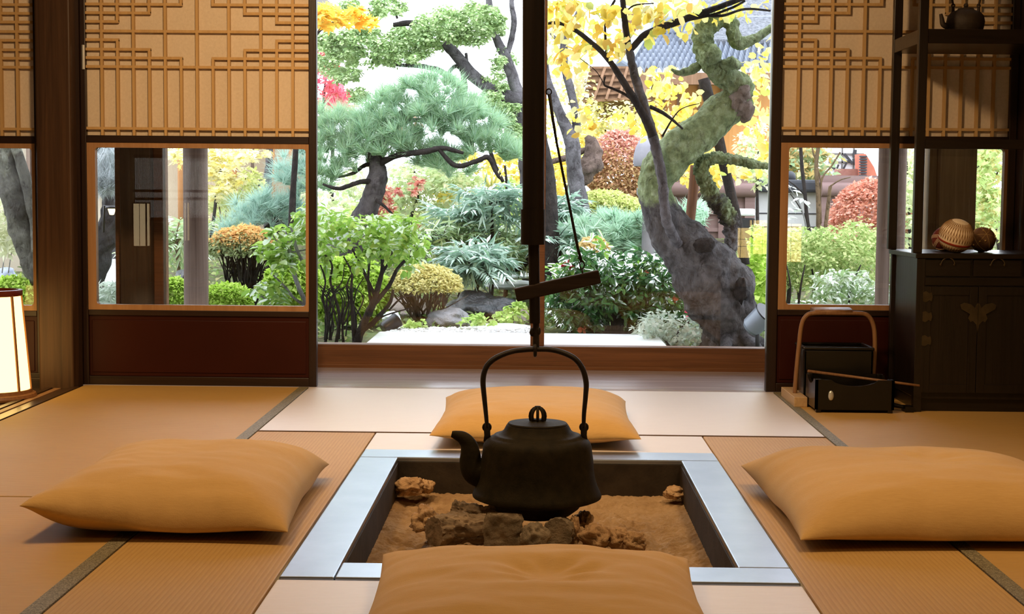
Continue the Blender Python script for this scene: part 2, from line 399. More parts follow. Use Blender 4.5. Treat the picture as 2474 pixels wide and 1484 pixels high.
def shoji(name, x0, x1, ls, rs, ref, pitch_n=14):
    """x0..x1 width, ls/rs stile widths; ref = pixel column the rows are read at"""
    z = lambda py: Z(py, ref)
    root = struct_root(name, ((x0+x1)/2, 5.955, 0)); 
    ztop, zr1, zr0 = 1.785, z(329), z(347); zk = z(750)
    fr = MB(); fr.box(x0, x0+ls, DY0, DY1, 0, ztop); fr.box(x1-rs, x1, DY0, DY1, 0, ztop)
    fr.build('stile', DARK, root, bevel=.003)
    ra = MB(); ra.box(x0+ls, x1-rs, DY0+.002, DY1-.002, zr0, zr1); ra.box(x0+ls, x1-rs, DY0+.002, DY1-.002, ztop-.05, ztop); ra.box(x0+ls, x1-rs, DY0+.002, DY1-.002, 0, .035)
    ra.box(x0+ls, x1-rs, DY0+.002, DY1-.002, zk-.022, zk)
    ra.build('rail', DARKX, root, bevel=.002)
    a0, a1 = x0+ls, x1-rs
    pp = MB(); pp.box(a0, a1, DY0+.021, DY0+.0225, zr1, ztop-.05); pp.build('paper', PAPER, root)
    # lattice
    W = a1-a0; nb = pitch_n; pb = W/nb; hw = .0052; y0, y1 = DY0+.003, DY0+.020
    g = MB(); R = {}
    rows = [312, 163, 141.5, 121, 98, 77, 54, 33, 12, -9]
    zz = [z(p) for p in rows]
    V = lambda i, za, zb: g.box(a0+i*pb-hw, a0+i*pb+hw, y0, y1, za, zb)
    H = lambda zc, i, j: g.box(a0+i*pb if i == 0 else a0+i*pb-hw, a0+j*pb if j == nb else a0+j*pb+hw, y0+.001, y1-.001, zc-hw, zc+hw)
    for k in (0, 1, 5, 9): H(zz[k], 0, nb)
    for k, i in ((2, 6), (3, 4), (4, 2), (6, 2), (7, 4), (8, 6)):
        H(zz[k], 0, i); H(zz[k], nb-i, nb)
    for i in range(1, nb):
        j = min(i, nb-i)
        V(i, zr1, zz[1]); V(i, zz[9], ztop-.05)
        if i % 2 == 1: V(i, zz[1], zz[9])
        else:
            lo = {6: 2, 4: 3, 2: 4}.get(j); hi = {6: 8, 4: 7, 2: 6}.get(j)
            if lo: V(i, zz[1], zz[lo]); V(i, zz[hi], zz[9])
    g.build('lattice', LATT, root)
    # glazed lower light
    gm = MB(); o0, o1, c0, c1 = a0+.032, a1-.012, z(737.5), z(358.5)
    rounded_ring(gm, a0, a1, zk, zr0, o0, o1, c0, c1, .012, DY0+.004, DY1-.004); gm.build('glazing_frame', GLFRAME, root, smooth=False)
    gl = MB(); gl.box(o0-.008, o1+.008, DY0+.018, DY0+.021, c0-.008, c1+.008); gl.build('pane', GLASS, root)
    kp = MB(); kp.box(a0, a1, DY0+.010, DY0+.02, .035, zk-.022); kp.box(a0+.012, a1-.012, DY0+.006, DY0+.0105, .05, zk-.04); kp.build('kick_panel', LACQ, root, bevel=.002)
    return root
LX0, LX1 = -1.781, -.863
d1 = shoji('door_1', LX0, LX1, .022, .030, 480)
d2 = shoji('door_2', .895, 1.838, .040, .030, 2150)
d3 = shoji('door_3', -2.885, -1.945, .030, .018, 40)
pu = MB(); pu.obox(at(201, 138, 5.93), (1,0,0), (0,1,0), (0,0,1), .010, .006, .095); pu.build('pull', PALE, d1, bevel=.002)
lat = MB(); lat.box(-1.951, -1.941, 5.925, 5.937, .645, .66); lat.build('catch', PALE, d3, bevel=.001)
# right of the paper door the bay goes on in shadow
rp = MB(); rp.box(1.84, 1.98, 5.86, 5.99, -.05, 1.8); struct(rp.build('trim_3', DARK, bevel=.005))
slab('wall_front_right', 1.98, 2.62, 5.92, 5.97, -.05, 1.785, mat=PLAST)

# ------------------------------------------------------------------ veranda glazing
GY = 6.69
def stile(x0, x1, mat, parent, name='stile', z0=.098, z1=2.05, y0=GY-.022, y1=GY+.022):
    b = MB(); b.box(x0, x1, y0, y1, z0, z1); return b.build(name, mat, parent, bevel=.003)
w1 = struct_root('window_1', (0, GY, 0))
b = MB(); b.box(-1.66, 1.66, GY-.04, GY+.05, -.03, .098); b.build('bottom_rail', SILL, w1, bevel=.004)
b = MB(); b.box(-1.66, 1.66, GY-.05, GY-.04, -.03, .012); b.build('bead', SILL, w1, bevel=.002)
b = MB(); b.box(-1.66, 1.66, GY-.03, GY+.03, 2.05, 2.30); b.build('top_rail', DARKX, w1)
xs0, xs1 = at(1283, 640, GY).x, at(1316.5, 640, GY).x
stile(xs0, xs1, SILL, w1, 'meeting_stile')
xl0, xl1 = at(742, 500, GY).x, at(766, 500, GY).x; stile(xl0, xl1, PALE, w1)
xr0, xr1 = at(1853.5, 600, GY).x, at(1880, 600, GY).x; stile(xr0, xr1, PALE, w1)
for a_, b_ in ((-1.66, xl0), (xl1, xs0), (xs1, xr0), (xr1, 1.66)):
    b = MB(); b.box(a_, b_, GY-.002, GY+.002, .098, 2.05); b.build('pane', GLASS, w1)
# broad corner posts and the bays beyond them
def win(name, x0, x1):
    w = struct_root(name, ((x0+x1)/2, GY, 0))
    b = MB(); b.box(x0, x1, GY-.04, GY+.05, -.03, .098); b.build('bottom_rail', SILL, w, bevel=.004)
    b = MB(); b.box(x0, x1, GY-.03, GY+.03, 2.05, 2.30); b.build('top_rail', DARKX, w)
    b = MB(); b.box(x0, x1, GY-.002, GY+.002, .098, 2.05); b.build('pane', GLASS, w); return w
pL0, pL1 = at(286, 600, GY).x, at(401, 600, GY).x
pR0, pR1 = at(2236, 500, GY).x, at(2350, 500, GY).x
for nm, x0, x1 in (('trim_10', pL0, pL1), ('trim_11', pR0, pR1)):
    w_ = x1-x0; r = struct_root(nm, ((x0+x1)/2, GY, 0))
    b = MB(); b.box(x0+w_*.17, x1-w_*.2, GY-.10, GY+.09, -.05, 2.3); b.build('post', OUTD if x0 < 0 else OUTR, r, bevel=.004)
    b = MB(); b.box(x0, x0+w_*.17, GY-.05, GY+.05, -.05, 2.3); b.box(x1-w_*.2, x1, GY-.05, GY+.05, -.05, 2.3); b.build('side_stile', SILL if x0 < 0 else OUTR, r, bevel=.004)
win('window_2', -3.62, pL0); win('window_3', pR1, 2.62)
for nm, p0, p1 in (('trim_12', 444, 503), ('trim_13', 2117, 2150), ('trim_15', 2154, 2185)):
    c = at((p0+p1)/2, 600, 7.3); r_ = (p1-p0)/2*pxm(7.3)
    b = MB(); b.tube([(c.x, 7.3, -.35), (c.x, 7.3, 2.5)], [r_, r_], 28); struct(b.build(nm, OUTW, smooth=True, angle=.6))
# eave over the veranda
b = MB(); b.add([(-4.5,6.9,2.36),(4.5,6.9,2.36),(4.5,7.55,2.25),(-4.5,7.55,2.25),(-4.5,6.9,2.42),(4.5,6.9,2.42),(4.5,7.55,2.30),(-4.5,7.55,2.30)], [(0,3,2,1),(4,5,6,7),(0,1,5,4),(1,2,6,5),(2,3,7,6),(3,0,4,7)])
struct(b.build('roof_eave', CEIL))

# ------------------------------------------------------------------ rush mats
def mat_(label, x0, x1, y0, y1, mat, bands=(), group=None, edge=True):
    t = thing('tatami_mat', label, 'floor mat', ((x0+x1)/2, (y0+y1)/2, -.055), group)
    b = MB(); g_ = .0018; b.box(x0+g_, x1-g_, y0+g_, y1-g_, -.055, 0); b.build('rush_cover', mat, t, bevel=.003)
    for bx0, bx1, by0, by1, bm in bands:
        b = MB(); b.box(bx0, bx1, by0, by1, -.054, .0016); b.build('border_band', bm, t, bevel=.0008)
    return t
BL0, BL1, BR0, BR1 = -.930, -.893, .925, .959
mat_('pale glossy rush mat in front of the open doorway, under the far cushion', BL1, BR0, 4.825, 5.93, TAT_C, [(BL1+.002, BR0-.002, 4.825, 4.835, HERID)])
mat_('rush mat between the left sliding door and the left cushion', -1.776, BL1, 3.747, 5.93, TAT_X, [(BL0, BL1, 3.75, 5.928, HERI)])
mat_('rush mat nearest the viewer on the far left, left of the brocade border', -1.776, BL1, 1.2, 3.743, TAT_X, [(BL0, BL1, 1.2, 3.741, HERI)])
mat_('narrow rush mat along the left metal rim of the hearth', BL1, -.512, 1.2, 4.822, TAT_Y)
mat_('narrow rush mat along the right metal rim of the hearth', .530, BR0, 1.2, 4.822, TAT_Y)
mat_('short pale strip of rush mat between hearth and far cushion', -.512, .530, 4.49, 4.822, TAT_C)
mat_('pale rush mat in front of the hearth, under the nearest cushion', -.512, .530, 1.2, 2.968, TAT_C)
mat_('rush mat under the ash box and the tea cabinet', BR0, 1.86, 3.747, 5.93, TAT_X, [(BR0, BR1, 3.75, 5.928, HERI)])
mat_('rush mat nearest the viewer on the far right, right of the brocade border', BR0, 1.86, 1.2, 3.743, TAT_X, [(BR0, BR1, 1.2, 3.741, HERI)])
b = MB(); b.box(1.862, 2.62, -1.6, 5.93, -.055, -.001); struct(b.build('floor_right', DARKY))
b = MB(); b.box(-1.776, 1.86, -1.6, 1.19, -.055, -.001); struct(b.build('floor_near', TAT_X))
# ------------------------------------------------------------------ hearth
STEEL = plain('brushed_zinc', rgb(.28,.33,.40), .32, .5, .85, rgb(.35,.40,.47), 7, .05, 40)
PITW = plain('sooty_pit_wall', rgb(.022,.016,.011), .7, .3, 0, rgb(.05,.037,.024), 14, .3, 60)
def ash_mat():
    t = NT('wood_ash'); v = t.coord(); f = t.noise(v, 26, 8, .7); f2 = t.noise(v, 5, 4, .6)
    mx = t.node('ShaderNodeMix', data_type='FLOAT'); mx.inputs[0].default_value = .5; t.link(f, mx.inputs[2]); t.link(f2, mx.inputs[3])
    t.bsdf(t.ramp(mx.outputs[0], [(.28, rgb(.34,.20,.095)), (.5, rgb(.62,.41,.22)), (.68, rgb(.80,.58,.36))]), .95, .1, 0, t.bump(t.noise(v, 90, 8, .75), .9, .012)); return t.m
ASH = ash_mat()
IRON = plain('cast_iron', rgb(.014,.011,.0045), .68, .14, 0, rgb(.028,.021,.009), 40, .35, 220, .002)
IROND = plain('dark_iron', rgb(.012,.009,.006), .55, .3, .2, rgb(.024,.017,.011), 60, .3, 180, .002)
CHARW = wood('charred_log', rgb(.12,.09,.06), rgb(.40,.30,.20), .85, 0, .2, .9, .8)
BARKW = plain('ashy_wood_end', rgb(.13,.105,.07), .9, .15, 0, rgb(.34,.27,.185), 24, .7, 60, .01)
CLOD = plain('ash_clod', rgb(.36,.22,.11), .95, .1, 0, rgb(.58,.39,.22), 18, .8, 70, .01)

HX0, HX1, HY0, HY1 = -.508, .527, 2.972, 4.486
IX0, IX1, IY0, IY1 = -.397, .418, 3.096, 4.352
t = thing('irori_hearth', 'square sunken hearth with metal rim and sandy ash in the mat floor', 'hearth', (0.01, 3.72, -.2))
for nm, bx in (('rim_rail', (HX0, HX1, IY1, HY1)), ('rim_rail', (HX0, IX0, HY0, IY1)), ('rim_rail', (IX1, HX1, IY0, IY1)), ('rim_rail', (IX0, HX1, HY0, IY0))):
    b = MB(); g_ = .0008; b.box(bx[0]+g_, bx[1]-g_, bx[2]+g_, bx[3]-g_, -.011, .004); b.build(nm, STEEL, t, bevel=.003)
b = MB(); th = .02
b.box(IX0-th, IX0+.002, IY0-th, IY1+th, -.30, -.010); b.box(IX1-.002, IX1+th, IY0-th, IY1+th, -.30, -.010)
b.box(IX0, IX1, IY0-th, IY0+.002, -.30, -.010); b.box(IX0, IX1, IY1-.002, IY1+th, -.30, -.010); b.box(IX0-th, IX1+th, IY0-th, IY1+th, -.32, -.30)
b.build('pit_lining', PITW, t)
def ash_h(x, y):
    u = (x-IX0)/(IX1-IX0); v = (y-IY0)/(IY1-IY0)
    e = min(u, 1-u, v, 1-v)
    e0 = min((x-IX0), (IX1-x), (y-IY0), (IY1-y)); h = -.112 + .010*noise.fractal(Vector((x*7, y*7, 0)), .7, 2, 5)*min(1, e0/.03)
    h += .012*max(0, 1-e/.07)                                     # heaped towards the rim
    tr_ = min(abs(e-.125), 1)                                     # raked groove
    h -= .010*math.exp(-(tr_/.022)**2)
    r = math.hypot((x-.02)/.26, (y-3.62)/.24); h += .030*math.exp(-r**2*1.6)
    k = min(1, max(0, (e-.13)/.06)); h += .016*k*noise.fractal(Vector((x*20, y*20, 3)), .75, 2.1, 6)+.004*noise.fractal(Vector((x*70, y*70, 9)), .8, 2, 3)
    if .035 < e < .12: h += .0025*math.sin((x if min(v, 1-v) < min(u, 1-u) else y)*230)*math.sin((e-.035)/.085*PI)
    return h
b = MB(); nx, ny = 230, 330
for j in range(ny+1):
    for i in range(nx+1):
        x = IX0+(IX1-IX0)*i/nx; y = IY0+(IY1-IY0)*j/ny; b.v.append((x, y, ash_h(x, y)))
for j in range(ny):
    for i in range(nx): a = j*(nx+1)+i; b.f.append((a, a+1, a+nx+2, a+nx+1))
a_ = b.build('ash', ASH, t, smooth=True); a_['kind'] = 'stuff'

def px_blob(name, label, cat, p0, p1, y0, y1, Y, mat, depth=None, seed=1, rough=.35, group=None, cut=0, fb=.9):
    """a lump whose outline fills pixels p0..p1 across and y0..y1 down at depth Y"""
    a = at(p0, (y0+y1)/2, Y); c = at(p1, (y0+y1)/2, Y); top = at((p0+p1)/2, y0, Y); bo = at((p0+p1)/2, y1, Y)
    rx = (c.x-a.x)/2; rz = (top.z-bo.z)/2; ry = depth or rx*.8
    b = MB(); b.blob(((a.x+c.x)/2, Y, bo.z+rz*.95), rx, ry, rz, rough*.8, 1.5, seed, 48, 30, cut=cut, flat_bottom=fb)
    return tag(b.build(name, mat, smooth=True), label, cat, group)
px_blob('ash_lump', 'pale knobbly ash lump in the back left corner of the hearth', 'ash lump', 955, 1022, 1152, 1196, 4.26, CLOD, .045, 3, .4)
px_blob('ash_lump', 'crumbling ash lump against the back left wall, right of the corner lump', 'ash lump', 1010, 1048, 1160, 1192, 4.29, CLOD, .03, 5, .45)
px_blob('ash_lump', 'flat ash lump in the back right corner of the hearth', 'ash lump', 1604, 1656, 1176, 1204, 4.27, CLOD, .04, 7, .35)
# logs under the kettle
def log(name, label, path, r, n=40, rough=.16, seed=0, mat=CHARW, sq=1.0, ridge=.10):
    P = smooth_path(path, 22); b = MB(); b.tube([p[:3] for p in P], [r*(1+.10*noise.noise(Vector((i*.11, seed, 0)))) for i in range(len(P))], n, rough, 2.2, seed, flat=sq, ridge=ridge)
    return tag(b.build(name, mat, smooth=True, angle=.9), label, 'log')
A = lambda px, py, Y: tuple(at(px, py, Y))
Yl = 3.56
log('split_log', 'grey split log lying left of the stump under the kettle', [A(1048,1285,Yl), A(1085,1281,Yl+.03), A(1130,1280,Yl+.05), A(1190,1277,Yl+.06)], .036, 64, .22, 2, ridge=.13)
log('split_log', 'dark cracked log behind the grey split log at the kettle\'s left', [A(1096,1240,Yl+.22), A(1150,1247,Yl+.2), A(1230,1256,Yl+.15)], .026, 56, .5, 6, ridge=.18)
log('log_stump', 'upright pale grey stump under the kettle\'s left half', [A(1216,1330,Yl-.03), A(1216,1285,Yl-.03), A(1218,1241,Yl-.02)], .043, 44, .12, 9, BARKW)
px_blob('charred_stone', 'small upright charred stone between the stump and the round log end', 'stone', 1260, 1322, 1268, 1336, Yl-.10, BARKW, .03, 11, .4, cut=.2)
log('round_log', 'round log with dark cut end facing out beneath the kettle', [A(1346,1290,Yl-.07), A(1350,1288,Yl), A(1362,1284,Yl+.1)], .034, 44, .10, 13, BARKW)
px_blob('ash_clod', 'tall tan clod right of the round log end', 'ash clod', 1374, 1402, 1245, 1322, Yl+.06, CLOD, .03, 15, .3)
px_blob('ash_clod', 'long crusted clod of ash to the right under the kettle', 'ash clod', 1400, 1476, 1264, 1328, Yl+.0, CLOD, .05, 17, .45)
px_blob('ash_clod', 'rounded pale clod between the long crusted clod and the small end clod', 'ash clod', 1462, 1520, 1274, 1326, Yl-.01, CLOD, .04, 19, .35)
px_blob('ash_clod', 'small jagged clod at the right end of the row under the kettle', 'ash clod', 1506, 1560, 1288, 1330, Yl-.04, CLOD, .035, 21, .45, cut=.15)
px_blob('ash_clod', 'low crumbs of ash behind the tall tan clod, right of the kettle base', 'ash clod', 1392, 1432, 1236, 1272, Yl+.22, CLOD, .04, 23, .5)
px_blob('ash_clod', 'broken pale crust left of the grey split log', 'ash clod', 996, 1060, 1225, 1290, Yl+.18, CLOD, .06, 25, .45, fb=.5)

# ------------------------------------------------------------------ hanging kettle
KY = 3.75; KS = pxm(KY)
kc = at(1297, 1200, KY); KX = kc.x
zk_ = lambda py: at(1297, py, KY).z
t = thing('iron_kettle', 'black cast iron kettle hanging over the hearth from the pot hook', 'kettle', (KX, KY, zk_(1247)))
prof = [(.0,1250),(.055,1249),(.085,1240),(.104,1226),(.110,1218),(.112,1213),(.132,1207),(.150,1203),(.1595,1199),(.1605,1195),(.157,1186),(.150,1172),(.1445,1155),(.141,1135),(.139,1112),(.1365,1092),(.134,1076),(.131,1068),(.125,1061),(.117,1057),(.111,1055),(.108,1051),(.101,1049),(.097,1049),(.092,1046),(.084,1040),(.0785,1030),(.076,1026),(.060,1024),(.0,1024)]
b = MB(); b.lathe([(r, zk_(y)) for r, y in prof], (KX, KY, 0), 64, ripple=.004); b.build('body', IRON, t, smooth=True, angle=.7)
b = MB(); lz = zk_(1025); b.lathe([(.0, lz-.004),(.073, lz-.004),(.0745, lz+.001),(.072, lz+.004),(.03, lz+.0065),(.018, lz+.0085),(.012, lz+.012),(.0,lz+.013)], (KX, KY, 0), 48); lid = b.build('lid', IRON, t, smooth=True, angle=.7)
b = MB(); kz = zk_(1006); kr = .0195
for i in range(8):
    an = 2*PI*i/8; pts = []
    for k in range(9):
        th = PI*(.06+.88*k/8); pts.append((KX+kr*math.sin(th)*math.cos(an), KY+kr*math.sin(th)*math.sin(an), kz+kr*1.15*math.cos(th)))
    b.tube(pts, .0038, 6)
b.tube([(KX,KY,lz+.008),(KX,KY,kz-kr*.95)], [.012,.010], 12); b.lathe([(0,-.004),(.008,-.003),(.009,0),(.007,.004),(0,.005)], (KX,KY,kz+kr*1.1), 12)
b.build('knob', IRON, lid, smooth=True, angle=.8)
sp = [A(1178,1150,KY)+(.034,), A(1150,1142,KY)+(.033,), A(1138,1120,KY)+(.029,), A(1136,1092,KY)+(.024,), A(1131,1072,KY)+(.020,), A(1118,1058,KY)+(.0165,), A(1103,1052,KY)+(.012,), A(1091,1049,KY)+(.008,)]
sp = smooth_path(sp, 5); b = MB(); b.tube([p[:3] for p in sp], [p[3] for p in sp], 20, flat=.85); b.build('spout', IRON, t, smooth=True, angle=.8)
for px, nm in ((1178, 'lug'), (1410, 'lug')):
    b = MB(); lo = at(px, 1066, KY); hi = at(px-2 if px < 1300 else px+1, 1024, KY)
    b.tube([lo, lo.lerp(hi, .35), lo.lerp(hi, .75), hi], [.011, .008, .0085, .006], 10); b.torus(hi.lerp(lo, .2), .009, .0035, (0,1,0), 14, 6); b.build(nm, IROND, t, smooth=True)
bail = [(1177,1034,.0048),(1174,1000,.0055),(1170,960,.0062),(1167,925,.0068),(1170,900,.0070),(1180,880,.0070),(1200,864,.0070),(1235,850,.0068),(1270,845,.0068),(1297,844,.0068),(1330,845,.0068),(1362,853,.0070),(1390,868,.0070),(1408,893,.0070),(1416,925,.0068),(1415,955,.0062),(1411,1000,.0055),(1410,1034,.0048)]
bp = smooth_path([A(x, y, KY)+(w,) for x, y, w in bail], 5); b = MB(); b.tube([p[:3] for p in bp], [p[3] for p in bp], 12, flat=1.7, flat_axis=(0,1,0)); b.build('handle', IROND, t, smooth=True)

# ------------------------------------------------------------------ pot hook
SOOT = wood('sooty_bamboo', rgb(.006,.0035,.0025), rgb(.014,.008,.005), .5, 2, .25)
SOOTX = wood('sooty_wood', rgb(.014,.008,.005), rgb(.030,.018,.012), .6, 0, .3)
t = thing('pot_hook', 'black adjustable pot hook hanging above the hearth, holding the kettle', 'pot hook', tuple(at(1289, 840, KY)))
def col_(p0, p1, py0, py1, name, n=24, mat=SOOT, dy=0, top=None):
    a = at((p0[0]+p0[1])/2, py0, KY+dy); c = at((p1[0]+p1[1])/2, py1, KY+dy)
    if top: a = c+(a-c)*((top-c.z)/(a.z-c.z))
    b = MB(); b.tube([a, c], [(p0[1]-p0[0])/2*KS, (p1[1]-p1[0])/2*KS], n); return b.build(name, mat, t, smooth=True, angle=.6)
col_((1263,1316), (1262,1315), 0, 508, 'outer_tube', top=2.42)
col_((1258,1317), (1258,1316), 506, 591, 'collar')
col_((1276,1303), (1279,1305), 588, 781, 'inner_rod', 16)
col_((1287,1303), (1287,1303), 780, 838, 'hook_shank', 12, IROND)
b = MB(); b.blob(at(1286, 803, KY), .007, .007, .011, .1, 2, 1, 12, 8); b.blob(at(1299, 800, KY), .008, .008, .012, .1, 2, 2, 12, 8)
b.torus(at(1293, 846, KY), .0135, .0046, (1,0,0), 20, 8); b.build('hook', IROND, t, smooth=True)
l0, l1 = at(1246, 713, KY-.0), at(1449, 668, KY+.0); b = MB(); b.bar(l0, l1, 33*KS, .028); lev = b.build('lever', SOOTX, t, bevel=.003)
ey = at(1406, 640, KY); b = MB(); b.torus(ey, .0068, .0018, (0,1,0), 18, 6, sx=.8, sy=1.5); b.cyl(at(1407, 652, KY), at(1408, 664, KY), .002, .002, 8); b.build('eye', IROND, lev, smooth=True)
rg = at(1326, 222, KY); b = MB(); b.torus(rg, .007, .0017, (.3,1,0), 18, 6); b.build('ring', IROND, t, smooth=True)
cd = [at(1327, 228, KY), at(1336, 290, KY), at(1345, 345, KY), at(1372, 480, KY), at(1396, 600, KY), at(1405, 632, KY)]
b = MB(); b.tube(cd, [.0042,.0036,.0030,.0032,.0036,.0036], 8); b.tube([at(1396,622,KY), at(1408,634,KY), at(1400,628,KY)], .0022, 6); b.build('cord', IROND, t, smooth=True)

# ------------------------------------------------------------------ cushions
def linen():
    t = NT('mustard_linen'); v = t.coord(); f = t.noise(t.coord((14,160,60)), 3, 4, .6); f2 = t.noise(v, 3.5, 2)
    mx = t.node('ShaderNodeMix', data_type='FLOAT'); mx.inputs[0].default_value = .4; t.link(f, mx.inputs[2]); t.link(f2, mx.inputs[3])
    w = t.noise(v, 420, 2, .5)
    b = t.bsdf(t.ramp(mx.outputs[0], [(.3, rgb(.55,.335,.115)), (.7, rgb(.65,.415,.16))]), .88, .15, 0, t.bump(w, .25, .0015))
    b.inputs['Sheen Weight'].default_value = .15; b.inputs['Sheen Roughness'].default_value = .5
    return t.m
LINEN = linen()
def cushion(label, c, wx, wy, h, rot, seed, lift, dimple=0.0, wr=.004, pinch=.06, tips=(0,0,0,0)):
    c = Vector(c); n = 60; b = MB(); ca, sa = math.cos(rot), math.sin(rot)
    def pt(u, v, top):
        au, av = abs(u), abs(v)
        k = 1-pinch*(1-av**2)*au**3; k2 = 1-pinch*(1-au**2)*av**3         # edges drawn in between the corners
        x, y = u*k*wx/2, v*k2*wy/2
        prof = max(0, (1-au**3.6))**.56*max(0, (1-av**3.6))**.56
        tp = tips[(0 if v < 0 else 2)+(0 if u < 0 else 1)]
        seam = lift+tp*(au*av)**1.6+.009*noise.noise(Vector((u*2.4+seed, v*2.4, seed)))*max(au, av)
        if top:
            z = seam+(h-lift)*prof
            r = math.hypot(u*1.0-.06, v*1.3-.12); z -= dimple*math.exp(-(r/.24)**2)
            z += wr*prof*noise.fractal(Vector((u*2.2+seed*2, v*6, seed)), .8, 2, 2)
            z += .0030*math.sin(u*26+3*v+seed)*math.exp(-((1-av)/.20)**2)*prof+.0026*math.sin(v*24+2*u)*math.exp(-((1-au)/.20)**2)*prof
            if dimple: z += dimple*.24*math.sin(math.atan2(v-.09, u-.06)*8+seed)*math.exp(-((r-.22)/.13)**2)
        else:
            z = seam-(seam-.004)*min(1, prof*1.25)**1.5
        return (c.x+x*ca-y*sa, c.y+x*sa+y*ca, c.z+z)
    sp_ = lambda i: math.sin((i/n-.5)*PI)*.6+(i/n-.5)*2*.4
    N1 = n+1; ring = [0]*0
    for j in range(N1):
        for i in range(N1): b.v.append(pt(sp_(i), sp_(j), True))
    idx = {}
    for j in range(N1):
        for i in range(N1):
            if i in (0, n) or j in (0, n): idx[(i, j)] = j*N1+i
            else: idx[(i, j)] = len(b.v); b.v.append(pt(sp_(i), sp_(j), False))
    for j in range(n):
        for i in range(n):
            a = j*N1+i; b.f.append((a, a+1, a+N1+1, a+N1))
            b.f.append((idx[(i, j)], idx[(i, j+1)], idx[(i+1, j+1)], idx[(i+1, j)]))
    o = b.build('floor_cushion', LINEN, smooth=True)
    s = o.modifiers.new('soft', 'SUBSURF'); s.levels = 1; s.render_levels = 1
    return tag(o, label, 'cushion', 'mustard cushions around the hearth')
cushion('mustard floor cushion beyond the kettle, before the open doorway', (-.002, 4.91, 0), .635, .82, .118, 0, 1, .034, 0, .004, .05, (.01,.01,.01,.01))
cushion('mustard floor cushion on the left of the hearth', (-.835, 3.64, 0), .585, .78, .138, .02, 4,   .030, .004, .005, .05, (.050,.0,.02,.012))
cushion('mustard floor cushion on the right of the hearth, cut by the picture edge', (.93, 3.645, 0), .75, .76, .140, .04, 7, .028, .014, .005, .05, (.0,.0,.028,.02))
cushion('mustard floor cushion nearest the viewer, with dimpled middle', (.004, 2.63, 0), .605, .68, .108, .008, 10, .036, .024, .006, .04, (.01,.01,.012,.012))

# ------------------------------------------------------------------ lit floor lantern on the left
LP = emit('lantern_paper_lit', rgb(1,.62,.19), 4.2)
REDL = plain('red_lacquer_ring', rgb(.13,.018,.008), .35, .4)
LW = wood('lantern_wood', rgb(.22,.09,.03), rgb(.33,.15,.05), .5, 2)
def lantern(name, label, c, r0, r1, h, ribs=8, group=None, strength=None, em=None, base=.03):
    c = Vector(c); t = thing(name, label, 'lantern', tuple(c), group)
    b = MB(); n = 48; o = 0
    b.lathe([(r0, base), (r0+(r1-r0)*.5, base+(h-base)*.5), (r1, h-.012)], c, n); b.f = b.f[:-2]; b.build('paper_shade', em or LP, t, smooth=True)
    b = MB(); b.lathe([(r1*.2, h-.014), (r1+.004, h-.014), (r1+.008, h-.008), (r1+.008, h+.008), (r1-.006, h+.009), (r1-.01, h-.004), (r1*.2, h-.006)], c, n); b.build('top_ring', REDL, t, smooth=True, angle=.6)
    b = MB(); b.lathe([(r0*.5, 0), (r0+.022, 0), (r0+.024, .008), (r0+.020, .018), (r0+.008, .022), (r0+.006, base+.004), (r0*.5, base+.004)], c, n); b.build('base', LW, t, smooth=True, angle=.6)
    for i in range(ribs):
        an = 2*PI*(i+.38)/ribs; d = Vector((math.cos(an), math.sin(an), 0))
        b = MB(); b.bar(c+d*(r0+.003)+Vector((0,0,base)), c+d*(r1+.003)+Vector((0,0,h-.01)), .0085, .006, up=d); b.build('rib', LW, t)
    return t
lc = at(-18, 930, 5.60)
lantern('paper_lantern', 'glowing round paper floor lantern with red top ring beside the pillar', (lc.x, 5.60, -.010), .134, .104, .395)

# ------------------------------------------------------------------ tea cabinet
CAB = wood('black_brown_cabinet', rgb(.008,.005,.0035), rgb(.016,.010,.007), .32, 2, .4)
CABX = wood('black_brown_cabinet_across', rgb(.008,.005,.0035), rgb(.016,.010,.007), .28, 0, .4)
BRASS = plain('old_brass', rgb(.05,.036,.017), .55, .3, .5, rgb(.08,.058,.028), 30)
CX0, CX1, CY0, CY1 = 1.345, 2.30, 5.43, 5.845
ct = at(2215, 612, CY0).z
t = thing('tea_cabinet', 'dark wooden tea cabinet with open shelves standing before the right paper door', 'cabinet', ((CX0+CX1)/2, (CY0+CY1)/2, 0))
b = MB(); b.box(CX0+.012, CX1-.012, CY0+.014, CY1, .045, ct-.018); b.build('carcass', CAB, t, bevel=.003)
b = MB(); b.box(CX0-.006, CX1, CY0-.006, CY1+.004, ct-.018, ct); b.build('top', CABX, t, bevel=.003)
b = MB(); b.box(CX0+.02, CX1-.02, CY0+.03, CY1-.02, 0, .046); b.build('plinth', CABX, t)
for x in (CX0, CX1-.03):
    for y in (CY0, CY1-.03):
        b = MB(); b.box(x, x+.030, y, y+.030, .0, ct-.018); b.build('corner_stile', CAB, t, bevel=.002)
px_ = lambda p: at(p, 640, CY0).x
zc = lambda p: at(2330, p, CY0).z
dr = [(px_(2232), px_(2348)), (px_(2352), px_(2470)), (px_(2474), 2.02), (2.024, CX1-.034)]
for x0, x1 in dr:
    b = MB(); b.box(x0+.002, x1-.002, CY0+.004, CY0+.02, zc(668), zc(627)); d_ = b.build('drawer', CABX, t, bevel=.002)
    b = MB(); xm = (x0+x1)/2; b.torus((xm, CY0-.002, zc(640)), .024, .0028, (0,1,0), 20, 6, PI, 2*PI); b.blob((xm-.024, CY0+.001, zc(640)), .005, .004, .005, 0); b.blob((xm+.024, CY0+.001, zc(640)), .005, .004, .005, 0); b.build('pull_ring', BRASS, d_, smooth=True)
b = MB(); b.box(CX0+.03, CX1-.03, CY0+.001, CY0+.016, zc(690), zc(671)); b.build('mid_rail', CABX, t, bevel=.002)
xm = px_(2366); dx = [(px_(2232), xm-.001), (xm+.001, px_(2502)), (px_(2504), 2.02), (2.022, CX1-.034)]
